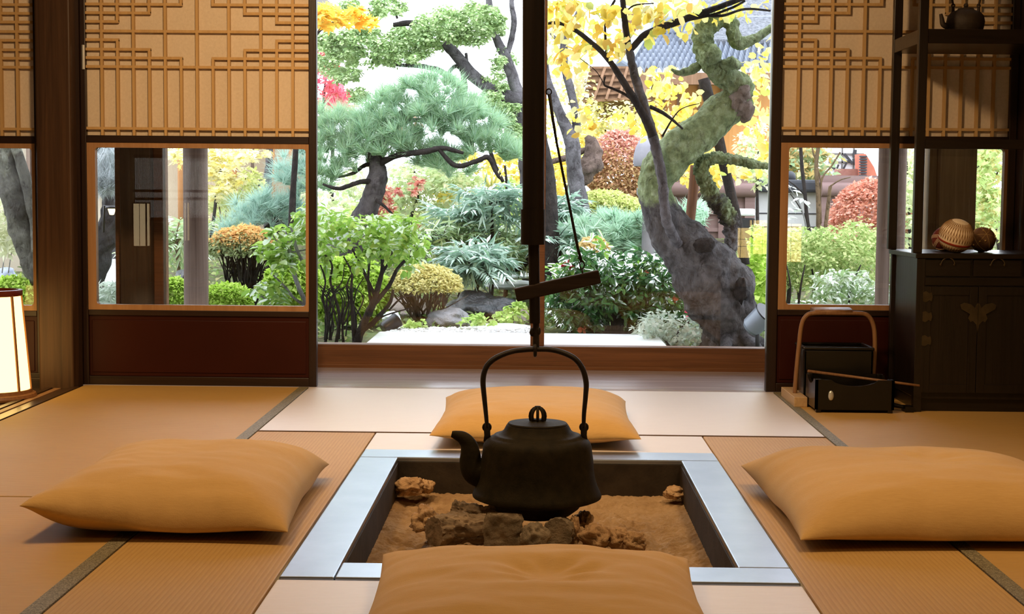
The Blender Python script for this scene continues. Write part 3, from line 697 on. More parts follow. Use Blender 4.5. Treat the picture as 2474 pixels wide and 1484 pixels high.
doors = []
for x0, x1 in dx:
    b = MB(); b.box(x0, x1, CY0+.004, CY0+.018, .07, zc(693)); o_ = b.build('door', CAB, t, bevel=.002); doors.append(o_)
    b = MB(); w_ = .03; z0, z1 = .07, zc(693); b.box(x0, x0+w_, CY0-.001, CY0+.005, z0, z1); b.box(x1-w_, x1, CY0-.001, CY0+.005, z0, z1); b.box(x0+w_, x1-w_, CY0-.001, CY0+.005, z0, z0+w_); b.box(x0+w_, x1-w_, CY0-.001, CY0+.005, z1-w_, z1); b.build('door_frame', CAB, o_, bevel=.001)
def wing(sx):
    return [(0,-.055),(.004*sx,-.03),(.016*sx,-.018),(.024*sx,-.022),(.032*sx,-.010),(.026*sx,.004),(.040*sx,.012),(.056*sx,.020),(.060*sx,.034),(.046*sx,.041),(.024*sx,.036),(.010*sx,.024),(.004*sx,.038),(0,.040)]
zf = zc(762)
for sx, o_ in ((-1, doors[0]), (1, doors[1])):
    b = MB(); poly = wing(sx); poly = poly if sx < 0 else poly[::-1]
    b.prism(poly, lambda u, v, d: (xm+u*1.05+.0006*sx, CY0-.004+d, zf+v*1.1), 0, .005); b.build('butterfly_plate', BRASS, o_)
for zz_ in (zc(718), zc(766), zc(824)):
    for o_, x0, s_ in ((doors[0], dx[0][0], 1), (doors[1], dx[1][1], -1)):
        b = MB(); poly = [(0,-.016),(.010,-.02),(.022,-.012),(.030,-.016),(.034,0),(.030,.016),(.022,.012),(.010,.02),(0,.016)]
        poly = [(u*s_, v) for u, v in poly]; poly = poly if s_ < 0 else poly[::-1]
        b.prism(poly, lambda u, v, d: (x0+u, CY0-.004+d, zz_+v), 0, .005); b.build('hinge', BRASS, o_)
# uprights and shelves
px0 = at(2215, 300, CY0).x; pw = at(2237, 300, CY0).x-px0
for nm, x, y in (('upright', px0, CY0), ('upright', px0, CY1-.03), ('upright', CX1-.05, CY0), ('upright', CX1-.05, CY1-.03)):
    b = MB(); w_ = pw; b.box(x, x+w_, y, y+.030, ct, 1.75); b.build(nm, CAB, t, bevel=.002)
sx0, sx1 = px0, CX1-.05+pw
for py0, py1 in ((105, 70), (360, 336)):
    z0, z1 = at(2330, py0, CY0).z, at(2330, py1, CY0).z
    b = MB(); b.box(sx0+.002, sx1-.002, CY0+.003, CY1-.003, z0, z1) if py0 < 200 else b.box(sx0+.002, sx1-.002, CY0+.003, CY0+.027, z0, z1) or b.box(sx0+.002, sx0+.026, CY0+.027, CY1-.03, z0, z1)
    b.build('shelf' if py0 < 200 else 'shelf_rail', CABX, t, bevel=.002)
    if py0 < 200: SHZ = z1

# kettle on the shelf
KT = plain('shelf_kettle_iron', rgb(.030,.020,.013), .6, .3, .1, rgb(.05,.034,.022), 40, .3, 160)
kx = at(2333, 40, 5.62); s_ = pxm(5.62); t = thing('teakettle', 'small round iron kettle on the cabinet\'s upper shelf', 'kettle', (kx.x, 5.62, SHZ))
b = MB(); b.lathe([(0,.0),(.055,.0),(.060,.006),(.066,.03),(.068,.045),(.064,.066),(.052,.080),(.034,.087),(.030,.089),(.028,.093),(.012,.097),(0,.098)], (kx.x, 5.62, SHZ), 36, ripple=.006); b.build('body', KT, t, smooth=True, angle=.8)
b = MB(); b.lathe([(0,.0),(.006,.0),(.009,.008),(.006,.014),(0,.016)], (kx.x, 5.62, SHZ+.097), 14); b.build('knob', KT, t, smooth=True)
P_ = smooth_path([(kx.x-.058, 5.62, SHZ+.028, .013), (kx.x-.080, 5.62, SHZ+.036, .010), (kx.x-.086, 5.62, SHZ+.058, .008), (kx.x-.090, 5.62, SHZ+.074, .006)], 5)
b = MB(); b.tube([p[:3] for p in P_], [p[3] for p in P_], 12); b.build('spout', KT, t, smooth=True)
for dx_ in (-.046, .046):
    b = MB(); b.tube([(kx.x+dx_, 5.62, SHZ+.07), (kx.x+dx_, 5.62, SHZ+.102)], [.007, .005], 8); b.torus((kx.x+dx_, 5.62, SHZ+.104), .006, .0022, (0,1,0), 12, 5); b.build('lug', KT, t, smooth=True)
b = MB(); b.tube([p[:3] for p in smooth_path([(kx.x-.046,5.62,SHZ+.104),(kx.x-.05,5.62,SHZ+.14),(kx.x-.03,5.62,SHZ+.175),(kx.x,5.62,SHZ+.185),(kx.x+.03,5.62,SHZ+.175),(kx.x+.05,5.62,SHZ+.14),(kx.x+.046,5.62,SHZ+.104)], 5)], .004, 8); b.build('handle', KT, t, smooth=True)

# thread balls
CREAM = plain('cream_thread', rgb(.76,.62,.44), .8, .2, 0, rgb(.84,.70,.52), 40, .3, 200)
REDT = plain('red_thread', rgb(.26,.03,.012), .75, .2); BRNT = plain('brown_thread', rgb(.10,.05,.025), .8, .2, 0, rgb(.16,.085,.04), 60, .3, 160); WHT = plain('pale_thread', rgb(.55,.38,.27), .8, .2); GLD = plain('gold_thread', rgb(.38,.24,.08), .6, .4); STIT = plain('tan_thread', rgb(.30,.17,.07), .8, .2); MAR = plain('maroon_thread', rgb(.11,.022,.016), .8, .2, 0, rgb(.16,.035,.024), 50, .3, 180)
def ball(label, px, py, Y, rpx, mat, kind):
    c = at(px, py, Y); r = rpx*pxm(Y); c.z = ct+r
    t = thing('temari_ball', label, 'thread ball', (c.x, c.y, ct), 'thread balls on the cabinet')
    b = MB(); b.lathe([(r*math.sin(PI*i/24), -r*math.cos(PI*i/24)) for i in range(25)], c, 40); b.build('core', mat, t, smooth=True)
    tilt = Matrix.Rotation(.18, 3, 'Y') @ Matrix.Rotation(.32, 3, 'X')
    S = lambda th, ph, k=1.004: c+(tilt @ Vector((math.sin(th)*math.cos(ph), math.sin(th)*math.sin(ph), math.cos(th))))*r*k
    if kind == 'zigzag':
        b = MB()
        for off in (-.03, 0, .03): b.tube([S(PI*.60+off, 2*PI*i/48) for i in range(49)], .0020, 5)
        b.build('red_band', REDT, t, smooth=True)
        b = MB(); nz = 18
        for k in range(2):
            for i in range(nz):
                a, c_ = 2*PI*(i+k*.5)/nz, 2*PI*(i+.5+k*.5)/nz
                b.tube([S(PI*.16+(PI*.38)*q/6, a+(c_-a)*q/6) for q in range(7)], .0011, 4); b.tube([S(PI*.54-(PI*.38)*q/6, c_+(c_-a)*q/6) for q in range(7)], .0011, 4)
                b.tube([S(PI*.66+(PI*.2)*q/4, a+(c_-a)*q/4) for q in range(5)], .0012, 4); b.tube([S(PI*.86-(PI*.2)*q/4, c_+(c_-a)*q/4) for q in range(5)], .0012, 4)
        b.build('petal_stitching', STIT, t, smooth=True)
    elif kind == 'cross':
        b = MB()
        for ax in ((1,.3,.2),(.2,.2,1),(.7,.7,-.5),(-.6,.5,.7)):
            for off in (-.10, 0, .10):
                axv = Vector(ax).normalized(); b.torus(c+axv*r*off, r*math.sqrt(1-off*off)*1.002, .0016, axv, 40, 5)
        b.build('pale_bands', WHT, t, smooth=True)
    else:
        b = MB(); rn = random.Random(5)
        for ax in ((1,.2,.3),(.1,.5,1),(.6,-.7,.5),(-.7,.3,.6),(.2,1,.2)):
            b.torus(c, r*1.002, .0009, ax, 40, 4)
        for i in range(30): b.blob(S(math.acos(rn.uniform(-1,1)), rn.uniform(0, 6.28)), .0035, .0035, .0035, 0, 1, 0, 8, 6)
        b.build('gold_stitches', GLD, t, smooth=True)
    return t
ball('cream thread ball with red band and petal stitching, front on the cabinet', 2310, 577, 5.50, 41, CREAM, 'zigzag')
ball('dark thread ball with gold stitches right of the cream one', 2374, 581, 5.60, 30, BRNT, 'dots')
ball('maroon thread ball with pale bands half hidden behind the cream one', 2281, 577, 5.66, 29, MAR, 'cross')

# ------------------------------------------------------------------ charcoal carrier, ash box, tongs
BLK = plain('black_lacquer_box', rgb(.005,.004,.003), .25, .35, 0, rgb(.009,.007,.005), 20)
BAM = wood('brown_bamboo', rgb(.16,.075,.03), rgb(.27,.14,.06), .45, 2, .4)
PALEW = wood('pale_foot_wood', rgb(.42,.27,.13), rgb(.55,.37,.19), .6, 1)
Yc = 5.62
t = thing('charcoal_carrier', 'black lacquered charcoal box with bent bamboo handle under the right window', 'box', (at(2020, 930, Yc).x, Yc, 0))
x0, x1 = at(1940, 900, Yc).x, at(2106, 900, Yc).x; zt = at(2020, 838, Yc).z; y0, y1 = Yc-.02, Yc+.17
b = MB(); w_ = .010; b.box(x0, x1, y0, y0+w_, .03, zt-.012); b.box(x0, x1, y1-w_, y1, .03, zt-.012); b.box(x0, x0+w_, y0, y1, .03, zt-.012); b.box(x1-w_, x1, y0, y1, .03, zt-.012); b.box(x0, x1, y0, y1, .02, .03); b.build('body', BLK, t, bevel=.003)
b = MB(); b.box(x0-.004, x1+.004, y0-.004, y0+.012, zt-.012, zt); b.box(x0-.004, x1+.004, y1-.012, y1+.004, zt-.012, zt); b.box(x0-.004, x0+.010, y0, y1, zt-.012, zt); b.box(x1-.010, x1+.004, y0, y1, zt-.012, zt); b.build('rim', BLK, t, bevel=.004)
for dy in (.02, .12):
    hp = [(1920,955),(1924,900),(1930,840),(1936,790),(1946,766),(1966,757),(2030,757),(2082,758),(2100,766),(2111,790),(2114,830),(2112,880),(2108,925)]
    P_ = smooth_path([tuple(at(x, y, Yc+dy)) for x, y in hp], 5)
    b = MB(); b.tube([(p[0], Yc+dy, max(p[2], .03)) for p in P_], .0085, 10); b.build('handle', BAM, t, smooth=True)
b = MB(); a = at(1972, 757, Yc); c_ = at(2062, 757, Yc); b.tube([(a.x, Yc+.07, a.z+.004), (c_.x, Yc+.07, c_.z+.004)], [.012, .012], 12, flat=5.0, flat_axis=(0,1,0)); b.build('grip', BAM, t, smooth=True)
b = MB(); fx = at(1924, 950, Yc).x; b.box(fx-.024, fx+.024, Yc-.10, Yc+.20, 0, .036); b.build('foot_block', PALEW, t, bevel=.002)
b = MB(); fx = at(2106, 950, Yc).x; b.box(fx-.024, fx+.024, Yc-.06, Yc+.20, 0, .036); b.build('foot_block', BLK, t, bevel=.002)
Yb = 5.38; x0, x1 = at(1970, 950, Yb).x, at(2161, 950, Yb).x; zt = at(2060, 919, Yb).z; y1 = Yb+.205
t = thing('ash_box', 'black open wooden box with cut handholds, on the mat before the charcoal carrier', 'box', ((x0+x1)/2, Yb+.12, 0))
def side(pa, pb, hole=True, n=20):
    """box side with a cut-out handhold and a scooped top"""
    b = MB(); pa, pb = Vector(pa), Vector(pb); d = (pb-pa); nrm = Vector((-d.y, d.x, 0)).normalized(); th_ = .010
    L = d.length
    def fn(u, v, w): q = pa+d*(u/L)+nrm*w; return (q.x, q.y, v)
    top = [(L*i/n, zt-(.022*math.sin(PI*min(1, max(0, (i/n-.2)/.6)))**.6 if .2 < i/n < .8 else 0)) for i in range(n+1)]
    b.prism([(0, .012), (L, .012)]+top[::-1], fn, 0, th_)
    return b
side((x0, Yb, 0), (x1, Yb, 0)).build('front_board', BLK, t); side((x1, y1, 0), (x0, y1, 0)).build('back_board', BLK, t)
side((x0, y1, 0), (x0, Yb, 0)).build('end_board', BLK, t); side((x1, Yb, 0), (x1, y1, 0)).build('end_board', BLK, t)
b = MB(); b.box(x0+.005, x1-.005, Yb+.005, y1-.005, .010, .03); b.build('bottom', BLK, t)
for x in (x0+.004, x1-.022):
    for y in (Yb+.002, y1-.022): b = MB(); b.box(x, x+.018, y, y+.02, 0, zt+.002); b.build('corner_post', BLK, t, bevel=.002)
b = MB(); b.blob((x0+.055, Yb-.002, .062), .010, .006, .018, .05, 1, 3, 16, 10); b.build('stud', PALE, t, smooth=True)
ta, tb = at(1952, 897, Yb+.20), at(2222, 932, Yb-.02)
b = MB(); b.tube([ta, ta.lerp(tb, .5), tb], [.006, .0055, .004], 10); tag(b.build('fire_chopstick', BAM, smooth=True), 'slim brown fire chopstick laid slantwise across the black ash box', 'fire chopstick')
b = MB(); c_ = at(2176, 975, 5.42); b.tube([(c_.x-.085, 5.50, .030), (c_.x-.03, 5.47, .022), (c_.x+.03, 5.44, .012)], [.009, .010, .006], 10); b.box(c_.x+.015, c_.x+.045, 5.41, 5.47, 0, .02)
tag(b.build('fire_scoop', BLK, smooth=False), 'small black fire scoop lying on the mat right of the ash box', 'fire scoop')

# ------------------------------------------------------------------ lamps behind the viewer, mirrored in the panes
LP2 = emit('square_lantern_lit', rgb(1,.70,.24), 8)
LP3 = emit('tall_lamp_lit', rgb(1,.74,.40), 3.2)
def box_lantern(label, x, y, z0, z1, w, em, bars):
    t = thing('box_lantern', label, 'lantern', (x, y, -.012)); h = w/2
    b = MB(); b.box(x-h, x+h, y-h, y+h, z0, z1); b.build('paper_box', em, t)
    for sx in (-1, 1):
        for sy in (-1, 1): b = MB(); b.box(x+sx*h-.006, x+sx*h+.006, y+sy*h-.006, y+sy*h+.006, -.012 if x < -1.8 else .0, z1+.01); b.build('corner_post', LW, t)
    b = MB()
    for q in bars:
        z = z0+(z1-z0)*q; b.box(x-h-.002, x+h+.002, y+h, y+h+.003, z-.0016, z+.0016)
    b.box(x-.0018, x+.0018, y+h, y+h+.004, z0, z1); b.build('lattice', LW, t)
    b = MB(); b.box(x-h-.008, x+h+.008, y-h-.008, y+h+.008, z0-.014, z0); b.build('bottom_frame', LW, t)
    b = MB(); b.box(x-h-.008, x+h+.008, y-h-.008, y+h+.008, z1, z1+.010); b.build('top_frame', LW, t)
def mirrored(px0, px1, py0, py1, Yp, Yl):
    a, c_ = at(px0, py0, 2*Yp-Yl), at(px1, py1, 2*Yp-Yl); return (a.x+c_.x)/2, c_.z, a.z, c_.x-a.x
x, z0, z1, w = mirrored(1760, 1811, 550, 622, GY, .55); box_lantern('square paper lantern mirrored in the glass before the twisted tree', x, .55, z0, z1, w, LP2, (.38, .62))
x, z0, z1, w = mirrored(1880, 1932, 540, 632, 5.955, .2); box_lantern('square paper lantern mirrored at the left edge of the right glass', x, .2, z0, z1, w, LP2, (.3, .55, .8))
x, z0, z1, w = mirrored(325, 358, 492, 594, 5.955, -.9); box_lantern('tall slim paper lamp mirrored in the left glass on the dark post', x, -.9, z0, z1, w, LP3, ())
x, z0, z1, w = mirrored(322, 505, 378, 530, 5.955, -1.55)
t = thing('bamboo_blind', 'bamboo blind over a bright window, mirrored as stripes in the left glass', 'blind', (x, -1.57, z0))
b = MB(); b.box(x-w/2, x+w/2, -1.598, -1.59, z0, z1); b.build('bright_window', emit('daylit_window', rgb(1,.96,.86), 1.7), t)
b = MB(); n_ = 58
for i in range(n_): xx = x-w/2+w*(i+.5)/n_; b.box(xx-w/n_*.30, xx+w/n_*.30, -1.575, -1.570, z0-.02, z1+.02)
for q in (0, .32, .45, 1): b.box(x-w/2, x+w/2, -1.570, -1.562, z0+(z1-z0)*q-.012, z0+(z1-z0)*q+.012)
b.build('slats', BAM, t)
# ------------------------------------------------------------------ garden: ground, stones, buildings
def gz(x, y):
    t = min(max((y-9.0)/8.0, 0), 1); t = t*t*(3-2*t)
    return -.07+.42*t+.03*noise.noise(Vector((x*.8, y*.8, 0)))
def ground_mat():
    t = NT('mossy_earth'); v = t.coord(); f = t.noise(v, 2.2, 6, .6); f2 = t.noise(v, 45, 6, .7)
    mx = t.node('ShaderNodeMix', data_type='FLOAT'); mx.inputs[0].default_value = .45; t.link(f, mx.inputs[2]); t.link(f2, mx.inputs[3])
    t.bsdf(t.ramp(mx.outputs[0], [(.3, rgb(.07,.05,.035)), (.45, rgb(.11,.10,.05)), (.6, rgb(.12,.18,.06)), (.75, rgb(.22,.23,.12))]), .9, .2, 0, t.bump(f2, .6, .03)); return t.m
b = MB(); nx, ny = 90, 110
for j in range(ny+1):
    for i in range(nx+1):
        x = -14+28*i/nx; y = 6.95+27*j/ny; b.v.append((x, y, gz(x, y)-.05*(1 if y < 7.4 else 0)))
for j in range(ny):
    for i in range(nx): a = j*(nx+1)+i; b.f.append((a, a+1, a+nx+2, a+nx+1))
struct(b.build('ground', ground_mat(), smooth=True))
WSTONE = plain('pale_wet_granite', rgb(.74,.76,.78), .35, .5, 0, rgb(.90,.92,.93), 12, .2, 60)
x0, x1 = at(905, 800, 8.35).x, at(1590, 806, 8.35).x
b = MB(); b.box(x0+.02, x1, 7.15, 8.36, -.10, 0.0); tag(b.build('stepping_slab', WSTONE, bevel=.012), 'long pale stone slab lying right outside the open doorway', 'stone slab')
DROCK = plain('black_wet_rock', rgb(.008,.009,.011), .34, .6, 0, rgb(.028,.03,.034), 5, .7, 22, .03)
GROCK = plain('grey_boulder', rgb(.16,.155,.16), .7, .4, 0, rgb(.30,.29,.30), 6, .7, 26, .03)
BROCK = plain('brown_rock', rgb(.16,.13,.11), .75, .3, 0, rgb(.30,.25,.21), 6, .7, 26, .03)
BLROCK = plain('blue_grey_rock', rgb(.20,.23,.31), .6, .4, 0, rgb(.34,.38,.47), 6, .6, 26, .03)
px_blob('garden_rock', 'black wet rock behind the light boulder at the pond edge', 'rock', 1092, 1240, 713, 800, 9.9, DROCK, .24, 2, .28, cut=.25)
px_blob('garden_rock', 'light grey boulder in front of the black wet rock', 'rock', 1034, 1132, 746, 806, 9.3, GROCK, .14, 4, .22, cut=.15)
px_blob('garden_rock', 'brown rock behind the bare stems of the pale yellow azalea', 'rock', 925, 1040, 722, 790, 10.0, BROCK, .2, 6, .25, cut=.2)
px_blob('garden_rock', 'dark low rock between the black wet rock and the doorway pole', 'rock', 1222, 1285, 748, 806, 9.6, BROCK, .15, 8, .25, cut=.2)
px_blob('garden_rock', 'pale rounded stone above the garden spotlight on the left', 'rock', 924, 968, 752, 784, 9.1, WSTONE, .07, 9, .2)
px_blob('garden_rock', 'blue grey rock seen through the far left glass', 'rock', -20, 34, 648, 700, 9.2, BLROCK, .14, 12, .22, cut=.15)
px_blob('garden_rock', 'pale grey rock beneath the pine, behind the leafy shrub', 'rock', 790, 905, 560, 612, 11.4, GROCK, .2, 14, .25, cut=.15)
px_blob('garden_rock', 'pale blue rock under the blue pine in the left glass', 'rock', 655, 735, 480, 512, 11.8, BLROCK, .2, 16, .3)
px_blob('garden_rock', 'dark rock edge behind the round post in the left glass', 'rock', 424, 470, 652, 700, 9.6, DROCK, .12, 18, .2, cut=.2)
px_blob('garden_rock', 'white stone glimpsed low under the dark camellia', 'rock', 1575, 1625, 762, 806, 9.2, WSTONE, .06, 20, .2)
for (p0, p1, y0, y1, Y, lab) in ((1186, 1300, 654, 674, 11.5, 'flat stepping stone beyond the mahonia, upper one'), (1170, 1300, 676, 700, 11.0, 'flat stepping stone beyond the mahonia, lower one')):
    px_blob('stepping_stone', lab, 'stepping stone', p0, p1, y0, y1, Y, WSTONE, .22, int(p0), .12)
px_blob('stepping_stone', 'rough flat grey stone at the gravel edge before the light boulder', 'stepping stone', 1128, 1292, 782, 806, 9.0, WSTONE, .16, 33, .14)
GRAV = plain('white_gravel', rgb(.55,.55,.55), .8, .3, 0, rgb(.82,.82,.82), 70, .9, 90, .01)
rn = random.Random(4); b = MB()
x0, x1 = at(935, 790, 8.6).x, at(1300, 790, 8.6).x
b.add([(x0,8.37,-.03),(x1,8.37,-.03),(x1,8.95,-.03),(x0,8.95,-.03),(x0,8.37,-.1),(x1,8.37,-.1),(x1,8.95,-.1),(x0,8.95,-.1)], [(0,1,2,3),(0,4,5,1),(1,5,6,2),(2,6,7,3),(3,7,4,0)])
for i in range(900):
    x, y, r = rn.uniform(x0, x1), rn.uniform(8.38, 8.94), rn.uniform(.006, .016); b.blob((x, y, -.028), r, r, r*.7, .1, 2, i, 6, 4)
tag(b.build('white_gravel', GRAV, smooth=True), 'white gravel strip behind the pale slab', 'gravel', kind='stuff')
# stone path in the left glass
b = MB()
for i in range(5):
    y = 9.0+i*.95; a = at(232, 640, y).x; c_ = at(312, 640, y).x; z_ = gz(a, y)+.035; c_ -= .03; b.add([(a-.4,y,z_),(c_,y,z_),(c_-.25,y+.9,gz(a,y+.9)+.035),(a-.4,y+.9,gz(a,y+.9)+.035)], [(0,1,2,3)])
pa = b.build('path', WSTONE); so = pa.modifiers.new('thick', 'SOLIDIFY'); so.thickness = .06; struct(pa)

# --- spotlights in the garden
GREYP = plain('grey_painted_metal', rgb(.24,.28,.34), .4, .5, .2); BLKM = plain('black_metal', rgb(.02,.02,.022), .4, .5, .3)
def spotlight(label, px, py, Y, d, L, r, mat, stake):
    c = at(px, py, Y); d = Vector(d).normalized(); t = thing('garden_spotlight', label, 'spotlight', (c.x, Y, gz(c.x, Y)))
    b = MB(); b.tube([c-d*L/2, c-d*L*.35, c+d*L*.35, c+d*L/2], [r*.75, r*.95, r, r*1.04], 24); b.build('housing', mat, t, smooth=True, angle=.5)
    b = MB(); b.tube([c+d*(L/2-.002), c+d*(L/2+.006)], [r*1.08, r*1.08], 24); b.build('lens_rim', BLKM, t, smooth=True, angle=.5)
    b = MB(); b.tube([c-d*L*.1, (c.x+stake*.02, Y, c.z-r*1.2), (c.x+stake*.05, Y, gz(c.x, Y)-.05)], [.014, .012, .010], 10); b.build('stake', BLKM, t, smooth=True)
spotlight('grey garden spotlight at the foot of the old twisted tree', 1831, 776, 7.75, (.42, -.35, .5), .125, .058, GREYP, 0)
spotlight('small black garden spotlight left of the gravel strip', 942, 785, 8.75, (.5, .3, .35), .10, .042, BLKM, -.2)

# --- stone lantern behind the old tree
LST = plain('grey_lantern_stone', rgb(.22,.21,.24), .85, .2, 0, rgb(.30,.29,.32), 10, .3, 60)
c = at(1570, 400, 10.2); s_ = pxm(10.2); g0 = gz(c.x, 10.2)
t = thing('stone_lantern', 'grey stone lantern with domed cap half hidden behind the twisted tree', 'stone lantern', (c.x, 10.2, g0))
h_ = c.z
b = MB(); b.lathe([(0,h_-.005),(.05,h_-.01),(.105,h_-.005),(.112,h_+.02),(.108,h_+.07),(.096,h_+.12),(.072,h_+.165),(.045,h_+.19),(.02,h_+.20),(0,h_+.202)], (c.x, 10.2, 0), 32); b.build('cap', LST, t, smooth=True, angle=.7)
b = MB(); b.lathe([(0,h_-.15),(.06,h_-.15),(.066,h_-.08),(.06,h_),(0,h_)], (c.x, 10.2, 0), 6); b.build('light_box', LST, t)
b = MB(); b.lathe([(0,g0-.05),(.07,g0-.05),(.05,g0+.15),(.045,h_-.25),(.085,h_-.19),(.085,h_-.15),(0,h_-.15)], (c.x, 10.2, 0), 20); b.build('pillar', LST, t, smooth=True, angle=.7)

# --- tea house with tiled roof, beyond the trees on the right
TILE = plain('blue_grey_roof_tile', rgb(.13,.155,.20), .5, .5, 0, rgb(.21,.235,.28), 5, .1, 30)
SHING = plain('grey_shingle', rgb(.07,.075,.085), .85, .2, 0, rgb(.22,.23,.25), 30, .8, 60, .02)
ORNG = wood('orange_boards', rgb(.50,.23,.07), rgb(.62,.30,.10), .7, 2, .2, .4)
BRNW = wood('brown_house_wood', rgb(.16,.09,.05), rgb(.26,.15,.09), .8, 2, .2, .5)
GREYW = plain('dark_eave', rgb(.16,.15,.14), .8)
HYm = 17.0
t = thing('tea_house', 'tea house with blue grey tiled roof behind the twisted tree', 'house', tuple(at(1720, 420, HYm+2)))
b = MB()
A0, A1 = at(1500, 168, HYm), at(1885, 168, HYm); B0, B1 = at(1565, 84, HYm+2.2), at(1885, 84, HYm+2.2)
nt_, rows = 26, 9
for r_ in range(rows):
    for i in range(nt_*6+1):
        u = i/(nt_*6); wv = .035*math.sin(u*nt_*2*PI)+.012*math.sin(u*nt_*4*PI)
        for q, dz in ((r_/rows, .03), ((r_+1)/rows, -.012)):
            p = A0.lerp(A1, u).lerp(B0.lerp(B1, u), q); b.v.append((p.x, p.y, p.z+wv+dz+.02))
    o = len(b.v)-2*(nt_*6+1)
    for i in range(nt_*6): b.f.append((o+2*i, o+2*i+2, o+2*i+3, o+2*i+1))
    # the butt end of each course
    for i in range(nt_*6+1):
        x = b.v[o+2*i]; b.v.append((x[0], x[1], x[2]-.05))
    o2 = len(b.v)-(nt_*6+1)
    for i in range(nt_*6): b.f.append((o+2*i, o2+i, o2+i+1, o+2*i+2))
b.build('tiled_roof', TILE, t, smooth=True, angle=.5)
b = MB(); e0, e1 = A0+Vector((0,-.06,.02)), B0+Vector((0,0,.14)); b.bar(e0, e1, .16, .16); b.bar(B0+Vector((0,0,.1)), B1+Vector((0,0,.1)), .24, .3); b.build('ridge_tiles', TILE, t, bevel=.03)
b = MB(); b.bar(A0+Vector((0,.04,-.10)), A1+Vector((0,.04,-.10)), .13, .12); b.build('eave_board', BRNW, t)
a = at(1560, 190, HYm+.7); c_ = at(1868, 440, HYm+.7); b = MB(); b.box(a.x, c_.x, HYm+.7, HYm+.8, .2, A0.z-.02); b.build('wall', ORNG, t)
b = MB()
for p in (1575, 1605, 1640, 1690, 1745): x = at(p, 200, HYm+.65).x; b.box(x-.015, x+.015, HYm+.66, HYm+.7, .2, A0.z)
b.build('wall_battens', BRNW, t)
b = MB(); C0, C1 = at(1640, 95, HYm+1.4), at(1885, 95, HYm+1.4); D0, D1 = at(1720, -60, HYm+3.4), at(1885, -60, HYm+3.4)
b.add([C0, C1, D1, D0, C0-Vector((0,0,.25)), C1-Vector((0,0,.25)), D1-Vector((0,0,.3)), D0-Vector((0,0,.3))], [(0,1,2,3),(4,7,6,5),(0,4,5,1),(0,3,7,4),(1,5,6,2),(3,2,6,7)]); b.build('upper_roof', SHING, t)
b = MB(); a, c_ = at(1508, 30, HYm+2.6), at(1566, 92, HYm+2.6); b.box(a.x, c_.x, HYm+2.5, HYm+3.1, c_.z-.6, a.z); b.build('roof_box', BRNW, t)
# porch with a thatched gable, left of the tea house
THAT = plain('bamboo_thatch', rgb(.36,.29,.14), .9, .1, 0, rgb(.50,.42,.24), 20, .6, 60, .02)
t = thing('porch_gate', 'small thatched gate roof on posts left of the tea house', 'gate', tuple(at(1480, 420, 15)))
Yp = 14.6; P0, P1 = at(1408, 246, Yp), at(1531, 238, Yp); Q0, Q1 = at(1424, 164, Yp+.2), at(1531, 164, Yp+.2)
b = MB(); dv = Vector((.25, 1.5, -.1))
b.add([P0, P1, Q1, Q0, P0+dv, P1+dv, Q1+dv, Q0+dv], [(0,1,2,3),(4,7,6,5),(0,4,5,1),(1,5,6,2),(3,2,6,7),(0,3,7,4)]); b.build('roof_underside', BRNW, t)
b = MB()
for i in range(6):
    a = P0.lerp(Q0, i/5); c_ = P1.lerp(Q1, i/5); b.bar(a+Vector((0,-.03,0)), c_+Vector((0,-.03,0)), .022, .03)
for q in (.2, .45, .7): b.bar(P0.lerp(P1, q)+Vector((0,-.05,0)), Q0.lerp(Q1, q+.15)+Vector((0,-.05,0)), .025, .025)
b.build('laths', BRNW, t)
b = MB()
for i in range(7): b.tube([P0+Vector((-.05-.012*i,-.06+.02*i,-.02)), Q0+Vector((-.03-.01*i,-.04+.02*i,.02))], .022, 6)
b.build('verge_bamboo', THAT, t, smooth=True)
for p in (1521, 1541):
    x = at(p, 300, Yp+.2); b = MB(); b.tube([(x.x, Yp+.2, gz(x.x, Yp)), (x.x, Yp+.2, P1.z+.1)], .028, 10); b.build('post', BRNW, t, smooth=True)

# --- gate panels and the stone garden wall
PINKW = wood('rose_brown_gate_boards', rgb(.17,.105,.098), rgb(.24,.16,.15), .75, 0, .2, .3)
SWALL = plain('pale_stone_wall', rgb(.52,.52,.51), .9, .2, 0, rgb(.64,.64,.63), 3, .3, 50)
CAP = plain('dark_coping_tile', rgb(.045,.047,.055), .7, .3)
def gate(label, p0, p1, ptop, pbot, Y, n=3):
    a, c_ = at(p0, ptop, Y), at(p1, ptop, Y); zb = at(p0, pbot, Y).z; t = thing('garden_gate', label, 'gate', ((a.x+c_.x)/2, Y, zb))
    b = MB(); b.box(a.x, c_.x, Y, Y+.05, zb, a.z-.12); b.build('board_panel', PINKW, t)
    b = MB()
    for i in range(n+1):
        x = a.x+(c_.x-a.x)*i/n; b.box(x-.05, x+.05, Y-.04, Y+.04, zb, a.z-.12)
    for q in (.15, .45, .75): z_ = zb+(a.z-zb)*q; b.box(a.x, c_.x, Y-.03, Y, z_-.02, z_+.02)
    b.build('gate_frame', PINKW, t)
    b = MB(); b.tube([(a.x-.05, Y-.03, a.z-.09), (c_.x+.05, Y-.03, a.z-.09)], .075, 14); b.box(a.x-.06, c_.x+.06, Y-.05, Y+.06, a.z-.02, a.z+.05); b.build('cap_rail', PINKW, t, smooth=True, angle=.5)
    return t
gate('rose brown wooden gate panel seen behind the twisted tree', 1622, 1812, 436, 575, 15.5)
gate('rose brown wooden gate panel in the right glass, behind the red round bush', 1995, 2140, 436, 575, 15.4, 2)
b = MB(); a, c_ = at(1795, 464, 15.7), at(2010, 464, 15.7); zb = at(1800, 580, 15.7).z; wt = thing('garden_wall', 'pale stone garden wall with dark coping beyond the hedge', 'wall', ((a.x+c_.x)/2, 15.8, zb))
b.box(a.x, c_.x, 15.7, 15.95, zb-.2, a.z); b.build('stone_face', SWALL, wt)
